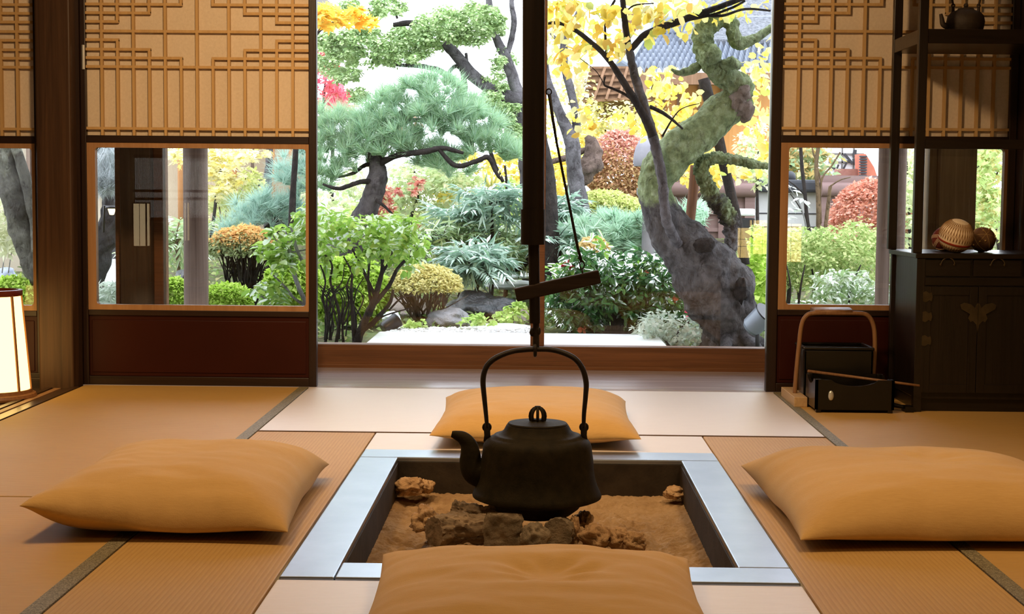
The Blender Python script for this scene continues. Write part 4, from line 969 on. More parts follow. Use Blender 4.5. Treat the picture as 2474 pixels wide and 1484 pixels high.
b = MB(); zt_ = at(1900, 434, 15.6).z; b.box(a.x, c_.x, 15.58, 16.05, a.z, zt_); b.build('coping', CAP, wt, bevel=.03)
for p in (1917,): x = at(p, 400, 15.6); b = MB(); b.blob((x.x, 15.75, zt_+.03), .05, .08, .06, .1, 1, 2, 14, 10); b.build('coping_knob', CAP, wt, smooth=True)
b = MB()
for q in (.28, .56): b.box(a.x, c_.x, 15.693, 15.701, zb+(a.z-zb)*q-.006, zb+(a.z-zb)*q+.006)
b.build('joint', CAP, wt)
# white shopfront wall and red tiled roof, upper part of the right glass
WHW = plain('white_panel_wall', rgb(.82,.82,.84), .7); REDR = plain('red_roof', rgb(.46,.12,.07), .7, .3, 0, rgb(.52,.17,.11), 10); REDB = plain('red_brown_brick', rgb(.26,.11,.09), .8, .2, 0, rgb(.34,.16,.13), 20)
t = thing('street_building', 'white panelled building with a red roof end, seen through the right glass', 'building', tuple(at(2040, 420, 24)))
a, c_ = at(2002, 355, 24), at(2086, 410, 24); b = MB(); b.box(a.x, c_.x, 24, 24.6, c_.z-1, a.z+1.2); b.build('white_wall', WHW, t)
b = MB()
for q in (372, 392): z_ = at(2040, q, 23.98).z; b.box(a.x, c_.x, 23.97, 24.0, z_-.012, z_+.012)
for q in (2035, 2063): x = at(q, 380, 23.98).x; b.box(x-.01, x+.01, 23.97, 24, c_.z, a.z+1)
b.build('panel_joint', GREYW, t)
a, c_ = at(2025, 408, 23.5), at(2100, 432, 23.5); b = MB(); b.box(a.x, c_.x, 23.5, 23.8, c_.z-.6, a.z); b.build('brick_wall', REDB, t)
b = MB(); pts = [(2078,372),(2092,372),(2112,404),(2122,434),(2080,434)]; b.prism([(at(x,y,23.3).x, at(x,y,23.3).z) for x,y in pts][::-1], lambda u,v,d: (u, 23.3+d, v), 0, .4); b.build('red_gable', REDR, t)
b = MB()
for i in range(9): z_ = at(2080, 378+i*6.5, 23.25).z; x = at(2080, 400, 23.25).x; b.box(x-.02, x+.09, 23.24, 23.3, z_-.014, z_+.010)
b.build('tile_end', CAP, t)
DOT = plain('black_sign_paint', rgb(.02,.02,.025), .6)
b = MB()      # brush strokes painted on the white wall
for st in (((2005,402),(2018,408),7),((2040,372),(2060,396),6),((2062,384),(2072,408),6),((2066,362),(2064,380),8),((2048,388),(2038,408),4),((2026,398),(2021,410),4)):
    p, q, w_ = st; b.bar(at(p[0],p[1],23.95), at(q[0],q[1],23.95), w_*pxm(23.95), .02)
b.build('brush_strokes', DOT, t)
# bins / post tops by the wall
px_ob = [('white_marker_post', 'short white marker post by the rose brown gate', 'post', 1668, 1698, 527, 575, 14.8, WHW), ]
for nm, lab, cat, p0, p1, q0, q1, Y, mt in px_ob:
    a, c_ = at(p0, q0, Y), at(p1, q1, Y); b = MB(); b.tube([((a.x+c_.x)/2, Y, c_.z), ((a.x+c_.x)/2, Y, a.z-.02), ((a.x+c_.x)/2, Y, a.z)], [(c_.x-a.x)/2]*2+[(c_.x-a.x)/2*.8], 16); tag(b.build(nm, mt, smooth=True, angle=.5), lab, cat)
a, c_ = at(1790, 512, 14.6), at(1824, 560, 14.6); t = thing('path_light', 'dark path light with white cap right of the mossy limb', 'lamp', ((a.x+c_.x)/2, 14.6, c_.z))
b = MB(); b.box(a.x, c_.x, 14.6, 14.75, c_.z-.2, a.z-.06); b.build('body', BLKM, t, bevel=.01); b = MB(); b.box(a.x-.02, c_.x+.0, 14.58, 14.77, a.z-.04, a.z+.03); b.build('cap', WHW, t, bevel=.02)

# --- the other wing seen through the left glass
BEIGE = plain('beige_wall_plaster', rgb(.42,.33,.23), .9, .1, 0, rgb(.47,.38,.27), 3); OPOST = wood('orange_post', rgb(.46,.20,.075), rgb(.58,.28,.12), .7, 2, .2, .5)
t = thing('garden_pavilion', 'beige walled house wing with orange posts beyond the left glass', 'house', tuple(at(560, 470, 16)))
a, c_ = at(395, 330, 16), at(745, 480, 16); b = MB(); b.box(a.x, c_.x, 16, 16.15, .0, 2.6); b.build('wall', BEIGE, t)
for p in (436, 566, 610, 657, 702):
    x = at(p, 400, 15.9).x; b = MB(); w_ = (9 if p in (436, 566, 657) else 5)*pxm(15.9); b.tube([(x, 15.9, .1), (x, 15.9, 2.6)], w_*.75, 14); b.build('post', OPOST if p != 610 else OUTW, t, smooth=True)
b = MB(); b.box(a.x-.3, c_.x+.2, 15.2, 16.3, 2.6, 2.75); b.build('eave', GREYW, t)
t = thing('wall_lamp', 'small glowing lamp on the dark wall in the left glass', 'lamp', tuple(at(270, 510, 8.45)))
c = at(270, 510, 8.45); b = MB(); b.lathe([(0,-.022),(.012,-.02),(.022,.012),(.0,.014)], c, 16); b.build('glass_bowl', emit('small_lamp_lit', rgb(1,.75,.4), 4), t, smooth=True)
b = MB(); b.lathe([(0,.014),(.03,.013),(.036,.022),(.02,.03),(0,.031)], c, 16); b.tube([c+Vector((0,0,.02)), c+Vector((-.05,.03,.03)), c+Vector((-.055,.03,-.12))], .006, 6); b.build('bracket', BLKM, t, smooth=True)
DWALL = plain('dark_tree_bark_screen', rgb(.05,.05,.055), .9, .2, 0, rgb(.17,.17,.18), 14, .9, 40, .03)
# ------------------------------------------------------------------ garden: plants
def bark(name, c1, c2, moss=None, z0=0, z1=1, lichen=None, ns=9):
    t = NT(name); v = t.coord(); f = t.noise(v, ns, 8, .68, .6); col = t.ramp(f, [(.32, c1), (.68, c2)])
    fb = t.noise(t.coord((1,1,.45)), ns*4.5, 6, .7)
    if moss:
        sx = t.node('ShaderNodeSeparateXYZ'); c = t.node('ShaderNodeTexCoord'); t.link(c.outputs['Object'], sx.inputs[0])
        mr = t.node('ShaderNodeMapRange'); mr.inputs[1].default_value = z0; mr.inputs[2].default_value = z1; t.link(sx.outputs['Z'], mr.inputs[0])
        f3 = t.noise(v, 5.5, 7, .68, .5); ad = t.node('ShaderNodeMath', operation='MULTIPLY_ADD'); t.link(f3, ad.inputs[0]); ad.inputs[1].default_value = 1.1; ad.inputs[2].default_value = -.55
        a2 = t.node('ShaderNodeMath', operation='ADD'); t.link(mr.outputs[0], a2.inputs[0]); t.link(ad.outputs[0], a2.inputs[1])
        k = t.ramp(a2.outputs[0], [(.42, rgb(0,0,0)), (.58, rgb(1,1,1))])
        mcol = t.ramp(t.noise(v, 22, 6, .7), [(.3, moss[0]), (.5, moss[1]), (.7, moss[2])])
        mx = t.node('ShaderNodeMix', data_type='RGBA'); t.link(k, mx.inputs[0]); t.link(col, mx.inputs[6]); t.link(mcol, mx.inputs[7]); col = mx.outputs[2]
    cr = t.noise(t.coord((1,1,.55)), ns*2.6, 7, .72, 1.2); k2 = t.ramp(cr, [(.34, rgb(.25,.23,.23)), (.47, rgb(1,1,1))])
    mm = t.node('ShaderNodeMix', data_type='RGBA', blend_type='MULTIPLY'); mm.inputs[0].default_value = .85; t.link(col, mm.inputs[6]); t.link(k2, mm.inputs[7]); col = mm.outputs[2]
    hs = t.node('ShaderNodeMath', operation='MULTIPLY_ADD'); t.link(cr, hs.inputs[0]); hs.inputs[1].default_value = 1.3; t.link(fb, hs.inputs[2])
    t.bsdf(col, .85, .25, 0, t.bump(hs.outputs[0], 1.0, .03)); return t.m
OLDB = bark('old_mossy_bark', rgb(.014,.011,.010), rgb(.20,.185,.19), (rgb(.12,.155,.065), rgb(.27,.335,.16), rgb(.43,.50,.32)), .40, 1.05, ns=7)
GREYB = bark('grey_bark', rgb(.05,.041,.045), rgb(.27,.25,.265))
DBARK = bark('dark_bark', rgb(.02,.016,.015), rgb(.07,.055,.05))
PINEB = bark('pine_bark', rgb(.035,.028,.03), rgb(.21,.185,.19))
BRB = bark('brown_stem', rgb(.17,.11,.06), rgb(.30,.20,.11))
PALEB = bark('pale_grey_stem', rgb(.26,.25,.25), rgb(.48,.46,.46))

def limb(b, pts, Y, n=12, rough=.12, seed=0, sub=6):
    """pts: (px, py, width in photo pixels[, depth offset])"""
    P = []
    for p in pts:
        y = Y+(p[3] if len(p) > 3 else 0); v = at(p[0], p[1], y); P.append((v.x, v.y, v.z, p[2]/2*pxm(y)))
    P = smooth_path(P, sub); b.tube([p[:3] for p in P], [max(p[3], .002) for p in P], n, rough, 3, seed); return b
def ground_root(p, Y): v = at(p, 600, Y); return (v.x, Y, gz(v.x, Y))
def leaves(shape, seed, blobs, Y, size, wid=.6, depth=.8, **kw):
    """blobs: (px, py, rx, ry, count[, depth offset]) in photo pixels, filled with single leaves"""
    L = Leaves(shape, seed)
    for q in blobs:
        y = Y+(q[5] if len(q) > 5 else 0); c = at(q[0], q[1], y); s = pxm(y); L.blob(c, (q[2]*s, max(q[2], q[3])*s*depth, q[3]*s), int(q[4]), size, wid, **kw)
    return L
def scatter(seed, regions, k, rx, ry, n):
    """break wide regions (px, py, rx, ry, number) into small ragged clumps"""
    r = random.Random(seed); out = []
    for q in regions:
        for i in range(q[4]):
            a, d = r.uniform(0, 2*PI), math.sqrt(r.random()); f = r.uniform(.7, 1.3)
            out.append((q[0]+q[2]*d*math.cos(a), q[1]+q[3]*d*math.sin(a), rx*f, ry*f, n, r.uniform(-k, k)+(q[5] if len(q) > 5 else 0)))
    return out

# ---- old twisted tree
TY = 8.1
t = thing('twisted_tree', 'old twisted mossy tree with thick leaning trunk right of the doorway pole', 'tree', ground_root(1775, TY))
b = MB()
limb(b, [(1775,905,200),(1766,829,140),(1765,776,132),(1751,731,154),(1729,687,162),(1695,630,150),(1656,590,124),(1624,556,106),(1596,509,92),(1582,450,88),(1600,406,98),(1634,362,94),(1668,330,88),(1708,298,84),(1748,268,80),(1784,243,72),(1806,228,50)], TY, 96, .27, 2, 26)
for k in range(7):        # surface roots
    x = 1700+k*26; limb(b, [(1768+(k-3)*8, 812, 40, -.05), (x, 842, 26, -.1*(k % 3)), (x+(k-3)*8, 880, 14, -.12*(k % 3))], TY, 10, .3, k)
b.build('trunk', OLDB, t, smooth=True)
b = MB(); limb(b, [(1802,228,54),(1780,204,56,-.04),(1744,178,52,-.05),(1716,152,50,-.05),(1700,118,50),(1698,88,48),(1708,62,48),(1730,46,50),(1752,44,44),(1768,58,36),(1774,84,32),(1781,102,30),(1800,104,27),(1828,90,24),(1862,70,20),(1900,52,14)], TY, 56, .33, 5, 22); b.build('upper_limb', OLDB, t, smooth=True)
b = MB(); limb(b, [(1690,158,22),(1664,172,20,-.04),(1640,176,14,-.08),(1622,168,8,-.1)], TY, 14, .4, 8); limb(b, [(1716,150,30),(1722,138,38,-.12),(1726,128,30,-.14),(1724,110,16,-.12)], TY, 16, .5, 9); limb(b, [(1744,176,34),(1756,158,32,-.1),(1774,156,26,-.12),(1786,160,16,-.1)], TY, 16, .5, 11); b.build('knotty_stub', OLDB, t, smooth=True)
b = MB(); limb(b, [(1808,206,8,-.1),(1798,222,34,-.09),(1786,246,44,-.07),(1800,274,40,-.05),(1796,296,10,-.03)], TY, 16, .5, 17); b.build('broken_wood', bark('torn_wood', rgb(.15,.10,.08), rgb(.36,.28,.24)), t, smooth=True)
b = MB(); limb(b, [(1856,402,16,.1),(1820,396,22,.1),(1780,388,24,.1),(1740,382,26,.1),(1710,386,30,.1),(1694,398,34,.1),(1700,430,36,.12),(1718,466,38,.12),(1742,498,44,.12),(1762,530,42,.12),(1768,565,34,.10),(1764,605,30,.05),(1750,650,30,-.02)], TY, 40, .38, 21, 20); b.build('lower_limb', OLDB, t, smooth=True)
b = MB(); c = at(1700, 592, TY-.165); b.blob(c, .055, .03, .036, .4, 2, 3, 20, 12); c2 = at(1790, 702, TY-.15); b.blob(c2, .035, .03, .06, .35, 2, 6, 20, 12); b.build('bark_hollow', DBARK, t, smooth=True)
# crutches
def crutch(label, pts, Y, mat):
    b = MB(); limb(b, pts, Y, 14, .05); tag(b.build('support_pole', mat, smooth=True), label, 'pole', 'poles propping the twisted tree')
RPOLE = wood('red_brown_pole', rgb(.085,.034,.018), rgb(.16,.07,.036), .7, 2, .2)
crutch('short red brown prop standing left of the mossy lower limb', [(1680,400,24),(1674,470,24),(1666,545,24),(1660,640,24)], 8.9, RPOLE)
crutch('long dark slanting prop under the tree\'s broken elbow', [(1700,190,28),(1728,300,27),(1752,410,25),(1778,520,24),(1800,640,24)], 8.7, DBARK)

# ---- slim tree with yellow heart leaves
YY = 7.75
t = thing('yellow_leaf_tree', 'slim grey tree with bright yellow leaves crossing before the twisted tree', 'tree', ground_root(1640, YY))
b = MB(); limb(b, [(1640,590,22,.22),(1622,562,24,.1),(1610,530,25,.02),(1604,480,25),(1601,440,24),(1590,380,24),(1576,325,24),(1560,270,23),(1543,215,22),(1528,160,20),(1520,120,18)], YY, 16, .2, 3, 7); b.build('trunk', GREYB, t, smooth=True)
b = MB()
limb(b, [(1578,330,22,-.02),(1560,290,20,-.02),(1536,246,19,-.03),(1512,208,17,-.04),(1486,166,15),(1460,132,13),(1430,104,12),(1400,80,11),(1370,62,9),(1342,55,8),(1318,58,6)], YY, 12, .12, 5, 6)
limb(b, [(1520,120,16),(1512,70,15),(1506,20,14),(1504,-30,13)], YY, 12, .12, 7)
limb(b, [(1526,118,14,-.02),(1556,86,16,-.04),(1600,66,17,-.06),(1650,48,17,-.08),(1700,30,16,-.1),(1745,14,13,-.12),(1800,-6,11,-.12)], YY, 12, .12, 9)
limb(b, [(1700,36,8,-.1),(1745,38,7,-.1),(1800,22,6,-.1),(1862,26,5,-.1)], YY, 8, .1, 11); limb(b, [(1664,48,7,-.1),(1720,36,6,-.1),(1770,18,6,-.12),(1800,2,5,-.12)], YY, 8, .1, 13)
limb(b, [(1466,140,7),(1464,110,6),(1462,60,6),(1470,30,6),(1486,0,6)], YY, 8, .1, 15)
limb(b, [(1540,250,8,-.03),(1510,228,7,-.03),(1480,214,6,-.03),(1460,205,5,-.03),(1462,185,4,-.03)], YY, 8, .1, 17)
limb(b, [(1570,258,10,.03),(1600,272,9,.05),(1625,290,7,.06),(1650,312,5,.06)], YY, 8, .1, 19)
limb(b, [(1600,330,6,-.03),(1640,268,3,-.05),(1690,250,2,-.05)], YY, 6); limb(b, [(1460,205,3),(1440,172,2),(1400,140,2)], YY, 6); limb(b, [(1506,40,5),(1530,14,4),(1580,8,3)], YY, 6)
b.build('branch', DBARK, t, smooth=True)
YLM = leafmat('yellow_heart_leaf', [rgb(.86,.64,.08), rgb(.92,.78,.20), rgb(.93,.84,.36), rgb(.90,.74,.14), rgb(.82,.50,.08), rgb(.94,.88,.50), rgb(.58,.68,.16)], .5)
reg = [(1370,30,60,40,14),(1640,40,60,40,8),(1400,30,80,40,18),(1480,60,60,60,12),(1590,18,100,26,20),(1366,150,24,36,7),(1430,110,40,30,6),(1480,110,40,40,8),(1530,290,30,24,4),(1600,190,60,40,12),(1640,250,60,50,17),(1560,300,40,40,7),(1660,315,50,36,9),(1590,60,60,30,6),(1690,24,90,26,10),(1828,230,34,110,19),(1844,160,20,80,8),(1834,330,30,60,11),(1770,412,50,18,7),(1350,40,30,40,6),(1700,350,40,26,5),(1600,240,80,50,9),(1400,270,30,50,6),(1790,14,60,20,6)]
reg = [q+(1.0,) if (q[0] > 1590 and q[1] > 130) or (q[0] > 1500 and q[1] > 270) else q+(0,) for q in reg]
L = leaves('oval', 11, scatter(5, reg, .3, 22, 20, 4), YY, .056, .82, shell=.2, droop=1.3, upn=.1, jit=1.4); L.build('foliage', YLM, t)

# ---- forked grey tree behind the pole
t = thing('forked_tree', 'grey forked tree just right of the doorway pole, yellow leaves behind', 'tree', ground_root(1400, 10.8))
b = MB(); limb(b, [(1412,760,64),(1410,640,56),(1404,520,48),(1398,470,42),(1388,410,38),(1382,350,36),(1360,290,28),(1338,240,24),(1322,190,20),(1312,120,17),(1306,40,14)], 10.8, 18, .18, 2)
limb(b, [(1384,350,24,.02),(1392,300,21,.04),(1388,260,20),(1374,200,20),(1364,160,19),(1362,110,18),(1368,60,16),(1376,20,12),(1380,-30,10)], 10.8, 16, .2, 4); limb(b, [(1364,110,10),(1346,96,8),(1330,80,6)], 10.8, 8); limb(b, [(1368,70,10),(1390,40,8),(1400,10,6)], 10.8, 8); b.build('trunk', GREYB, t, smooth=True)
L = leaves('diamond', 3, scatter(6, [(1370,220,70,120,60),(1460,290,80,50,40),(1380,390,50,60,24),(1340,60,40,60,20),(1600,300,70,60,30)], .4, 26, 22, 16), 14.6, .05, .8, shell=.2); L.build('foliage', leafmat('pale_yellow_leaf', [rgb(.85,.76,.30), rgb(.92,.86,.50), rgb(.80,.66,.16), rgb(.66,.70,.28), rgb(.93,.90,.66)], .45), t)
t = thing('bare_tree', 'thick dark tree base at the pole\'s right edge, left of the forked tree', 'tree', ground_root(1325, 10.2))
b = MB(); limb(b, [(1322,790,80),(1326,640,58),(1328,520,44),(1324,450,36),(1320,400,30),(1310,340,26),(1300,280,24),(1290,200,20)], 10.2, 16, .2, 6); b.build('trunk', DBARK, t, smooth=True)
b = MB(); limb(b, [(1396,680,50),(1394,560,40),(1386,500,30),(1384,452,28),(1410,420,44,-.05),(1428,386,52,-.05),(1430,350,34),(1416,330,14)], 11.2, 18, .6, 9); limb(b, [(1330,392,12),(1370,380,14),(1420,360,16)], 11.2, 10, .3)
tag(b.build('old_stump', bark('red_brown_stump', rgb(.10,.065,.05), rgb(.30,.21,.17)), smooth=True), 'shaggy brown stump beside the forked grey trunk', 'stump')

# ---- pine
PY = 9.9
NEED = leafmat('pine_needle', [rgb(.24,.42,.22), rgb(.36,.55,.32), rgb(.50,.66,.42), rgb(.36,.56,.42), rgb(.62,.76,.56)], .3)
BNEED = leafmat('blue_pine_needle', [rgb(.33,.50,.42), rgb(.46,.64,.55), rgb(.56,.72,.62), rgb(.38,.56,.46)], .3)
def pine_pads(L, pads, Y, per=16, ln=.115, seed=0, w=.0034):
    r = random.Random(seed)
    for (px, py, rx, ry, n) in pads:
        for i in range(n):
            a, d = r.uniform(0, 2*PI), math.sqrt(r.random()); y = Y+r.uniform(-1, 1)*rx*.7*pxm(Y)
            x_, y_ = px+rx*d*math.cos(a), py+ry*d*math.sin(a); c = at(x_, y_, y)
            dr = Vector((.55*(x_-px)/rx+r.gauss(0,.3), r.gauss(0,.35)-.1, .75-.55*(y_-py)/max(ry,1)*.6))
            L.tuft(tuple(c), tuple(dr.normalized()), per*4, ln, w, .9)
t = thing('black_pine', 'bushy green pine with dark bent trunk left of the doorway pole', 'pine tree', ground_root(860, PY))
b = MB(); limb(b, [(820,760,60),(838,640,56),(858,560,54),(884,516,52),(904,472,50),(912,430,46),(910,395,42),(908,365,36),(930,320,28),(970,280,22),(1020,240,16)], PY, 20, .25, 3); b.build('trunk', PINEB, t, smooth=True)
b = MB()
for q in ([(908,400,18),(960,376,14,-.1),(1030,366,14,-.2),(1070,358,12,-.2),(1120,370,8,-.2)], [(912,440,14),(870,440,12,-.1),(820,456,10,-.2),(780,445,6,-.2)], [(930,320,16),(1000,290,12,.2),(1080,310,11,.2),(1130,340,9,.2),(1180,336,6,.1)], [(910,395,14),(880,400,10),(850,420,8),(800,430,5)], [(1060,360,10,-.2),(1100,400,12,-.2),(1150,390,12,-.2),(1180,380,12,-.2),(1200,420,10,-.2),(1215,436,5,-.2)], [(920,350,12),(880,330,8,.1),(840,330,6,.1)], [(990,280,10,.1),(960,250,7,.1),(930,240,5,.1)], [(905,480,10,-.05),(930,500,7,-.1),(950,520,5,-.1)]): limb(b, q, PY, 9, .25, q[0][0])
b.build('branch', DBARK, t, smooth=True)
pads = [(1030,220,80,34,26),(960,260,70,40,22),(1090,270,80,40,28),(1040,300,110,36,26),(900,310,70,36,22),(830,320,60,40,20),(930,350,80,36,26),(800,380,50,50,16),(860,380,50,36,14),(1150,300,60,40,20),(1180,350,60,36,20),(1000,350,60,30,14),(1100,400,60,30,14),(790,300,40,40,10),(1060,380,60,30,12),(1220,370,36,26,10),(780,440,30,26,8)]
L = Leaves('needle', 7); pine_pads(L, [(p[0], p[1], p[2], p[3], int(p[4]*1.5)) for p in pads], PY, 17, .12, 2, .0042); L.build('needles', NEED, t)
# blue pine in the left glass
t = thing('blue_pine', 'soft blue green pine in the right part of the left glass', 'pine tree', ground_root(690, 10.6))
b = MB(); limb(b, [(702,760,30),(700,690,26),(690,600,20),(676,560,14),(668,520,10),(700,470,8),(720,430,6)], 10.6, 10, .2, 3); limb(b, [(640,552,7),(655,545,16),(672,540,20),(690,552,7)], 10.6, 8, .4, 5); b.build('trunk', DBARK, t, smooth=True)
L = Leaves('needle', 9); pine_pads(L, [(700,410,40,34,18),(720,450,30,40,14),(610,500,44,24,18),(640,530,50,24,18),(590,530,40,26,14),(700,520,36,36,16),(660,490,36,20,10),(732,390,16,30,8),(560,560,30,20,8)], 10.6, 13, .12, 4, .0044); L.build('needles', BNEED, t)

# ---- cypress with clouded foliage
CY_ = 11.6
t = thing('cloud_cypress', 'tall grey limbed cypress with cloud pruned green foliage along the top', 'tree', ground_root(1285, CY_))
b = MB(); limb(b, [(1300,700,70),(1290,560,60),(1282,420,52),(1272,310,48),(1256,246,44),(1222,232,32),(1180,212,30),(1140,180,30),(1112,146,28),(1090,120,26),(1074,104,20)], CY_, 18, .15, 4)
limb(b, [(1256,248,34),(1244,205,30),(1232,165,28),(1218,130,24),(1200,95,20),(1188,60,18),(1182,10,16),(1178,-30,14)], CY_, 14, .15, 6); limb(b, [(1226,128,14),(1236,95,14),(1242,50,14),(1236,10,12),(1240,-30,10)], CY_, 12, .15, 8); limb(b, [(1130,170,9),(1128,150,8),(1126,128,7)], CY_, 8)
b.build('trunk', GREYB, t, smooth=True)
b = MB()
for q in ([(1120,228,18),(1122,200,16),(1116,170,12),(1100,160,10),(1080,180,8),(1074,190,8)], [(1110,200,13),(1080,182,16),(1060,170,14),(1020,160,12),(970,158,8),(900,150,6)], [(1085,110,10),(1110,92,8),(1150,76,6)], [(950,60,10),(990,56,16),(1010,62,12)], [(960,45,6),(952,20,5)], [(900,40,6),(890,20,5)]): limb(b, q, CY_, 9, .2, q[0][0])
b.build('branch', DBARK, t, smooth=True)
CYL = leafmat('cypress_scale', [rgb(.26,.40,.14), rgb(.38,.52,.22), rgb(.50,.63,.32), rgb(.60,.70,.42), rgb(.30,.48,.22)], .25)
reg = [(880,20,60,24,16),(950,12,40,20,8),(1060,60,60,26,24),(1130,40,80,30,36),(1180,50,40,26,16),(1140,80,70,26,26),(1080,90,80,26,34),(1000,90,60,24,22),(930,90,80,28,34),(850,90,60,34,26),(800,100,40,36,18),(880,130,90,26,34),(960,130,70,24,22),(800,150,40,34,16),(840,170,40,24,12),(1010,130,40,20,10),(880,230,40,14,8),(1220,150,24,36,10),(1200,260,60,30,30),(1240,300,40,40,26),(1180,240,30,20,10),(1230,350,40,30,16),(1200,190,30,30,8)]
L = leaves('diamond', 21, scatter(8, reg, .5, 15, 11, 95), CY_, .028, .75, shell=.25, upn=1.0, jit=.7); L.build('foliage', CYL, t)

# ---- maples and coloured shrubs in the middle distance
def shrub(name, label, cat, Y, reg, mat, seed, k=.4, rx=20, ry=16, n=24, size=.045, wid=.7, shape='diamond', stems=None, smat=None, group=None, root=None, **kw):
    r0 = root or reg[0][0]; t = thing(name, label, cat, ground_root(r0, Y), group)
    if stems:
        b = MB()
        for q in stems: limb(b, q, Y, 8, .15, q[0][0])
        b.build('stem', smat or DBARK, t, smooth=True)
    leaves(shape, seed, scatter(seed, reg, k, rx, ry, n), Y, size, wid, **kw).build('foliage', mat, t); return t
REDM = leafmat('red_maple_leaf', [rgb(.62,.08,.14), rgb(.74,.16,.24), rgb(.82,.30,.36), rgb(.70,.12,.10)], .45)
ORM = leafmat('orange_maple_leaf', [rgb(.90,.55,.06), rgb(.93,.68,.12), rgb(.88,.42,.05), rgb(.72,.70,.16), rgb(.94,.80,.22)], .5)
shrub('red_maple', 'crimson maple at the left edge of the doorway view', 'tree', 13.0, [(790,200,40,60,26),(780,150,30,30,8),(820,230,30,20,6)], REDM, 31, rx=16, ry=14, n=14, size=.055, shape='maple', wid=1, stems=[[(770,420,12),(778,300,9),(784,220,6),(790,160,4)]])
shrub('orange_maple', 'orange and yellow maple spray at the top left of the doorway view', 'tree', 9.2, [(820,35,60,26,22),(790,50,30,20,8),(870,50,30,12,5)], ORM, 33, rx=16, ry=9, n=11, size=.06, shape='maple', wid=1, upn=1.2, stems=[[(700,640,18),(712,400,14),(730,200,10),(760,90,7),(820,45,4)],[(760,90,5),(800,30,3)]])
TANL = leafmat('tan_shrub_leaf', [rgb(.55,.40,.26), rgb(.66,.50,.34), rgb(.62,.36,.26), rgb(.72,.60,.42)], .4)
shrub('tan_shrub', 'tan dry leaved tree behind the pine at the left of the doorway', 'tree', 14.5, [(810,255,50,26,22),(790,290,40,30,12),(980,290,40,24,10)], TANL, 35, rx=20, ry=14, n=16, size=.05, stems=[[(800,480,12),(805,340,8),(810,260,5)]])
MIXL = leafmat('pale_green_maple', [rgb(.48,.60,.28), rgb(.62,.72,.40), rgb(.76,.82,.58), rgb(.82,.78,.48), rgb(.52,.68,.46)], .45)
REDP = leafmat('fiery_red_leaf', [rgb(.52,.12,.09), rgb(.64,.25,.18), rgb(.52,.16,.15), rgb(.74,.44,.32), rgb(.58,.58,.32)], .4)
shrub('pale_maple', 'pale yellow green maple behind the pine trunk', 'tree', 12.6, [(1000,430,90,36,44),(1080,420,60,40,26),(960,470,60,30,22),(1030,480,70,36,30),(870,450,40,40,14),(1130,460,50,36,18)], MIXL, 37, rx=22, ry=14, n=20, size=.05, shape='maple', wid=1, stems=[[(1000,620,14),(990,540,10),(1010,470,6),(1000,410,4)],[(985,540,7),(960,490,4),(930,450,3)]])
shrub('red_shrub', 'fiery red maple shrub right of the pine trunk', 'shrub', 11.2, [(922,505,24,34,11),(940,472,40,18,6),(1000,452,26,14,3),(1010,545,12,8,2)], REDP, 39, rx=13, ry=11, n=18, size=.045, shape='maple', wid=1, stems=[[(940,600,6),(930,540,5),(925,490,3)]])
YEL = leafmat('yellow_shrub_leaf', [rgb(.88,.70,.12), rgb(.92,.80,.26), rgb(.80,.62,.10), rgb(.93,.87,.44)], .5)
shrub('yellow_shrub', 'yellow shrub glowing behind the pine\'s right boughs', 'shrub', 12.4, [(1225,400,36,40,20),(1180,390,30,20,8),(1130,380,30,14,6),(1070,466,12,14,4)], YEL, 41, rx=16, ry=12, n=18, size=.045, stems=[[(1230,560,10),(1226,470,8),(1220,400,5)],[(1180,350,9,-.5),(1196,400,10,-.5),(1216,440,8,-.5)]])
# far belt of shrubs
for i, (px, py, rx, ry, n, Y, col, lab) in enumerate((
    (800,500,80,60,50,14.2,'g','grey green far shrub behind the pine, left end of the belt'), (930,540,90,50,50,13.4,'l','lime far shrub under the red maple shrub'), (1090,540,80,60,50,13.6,'g','grey green far shrub behind the mahonia'),
    (1220,500,70,70,50,13.2,'l','lime far shrub behind the doorway pole'), (1340,420,50,60,30,13.8,'y','yellow far shrub behind the leaning dark trunk'), (1460,330,90,40,40,16.0,'y','yellow far shrub behind the russet dome bush'),
    (1700,400,60,50,30,14.2,'y','yellow far shrub behind the red brown prop'), (1830,380,50,70,36,14.4,'g','green far shrub at the right edge of the doorway view'))):
    mt = {'g': MIXL, 'l': leafmat('lime_leaf_%d' % i, [rgb(.42,.56,.14), rgb(.55,.68,.22), rgb(.66,.76,.34)], .4), 'y': YEL}[col]
    shrub('far_shrub', lab, 'shrub', Y, [(px,py,rx,ry,n)], mt, 50+i, rx=24, ry=18, n=22, size=.06, group='belt of shrubs behind the garden', stems=[[(px,600,10),(px,py+20,6),(px+6,py-20,4)]])
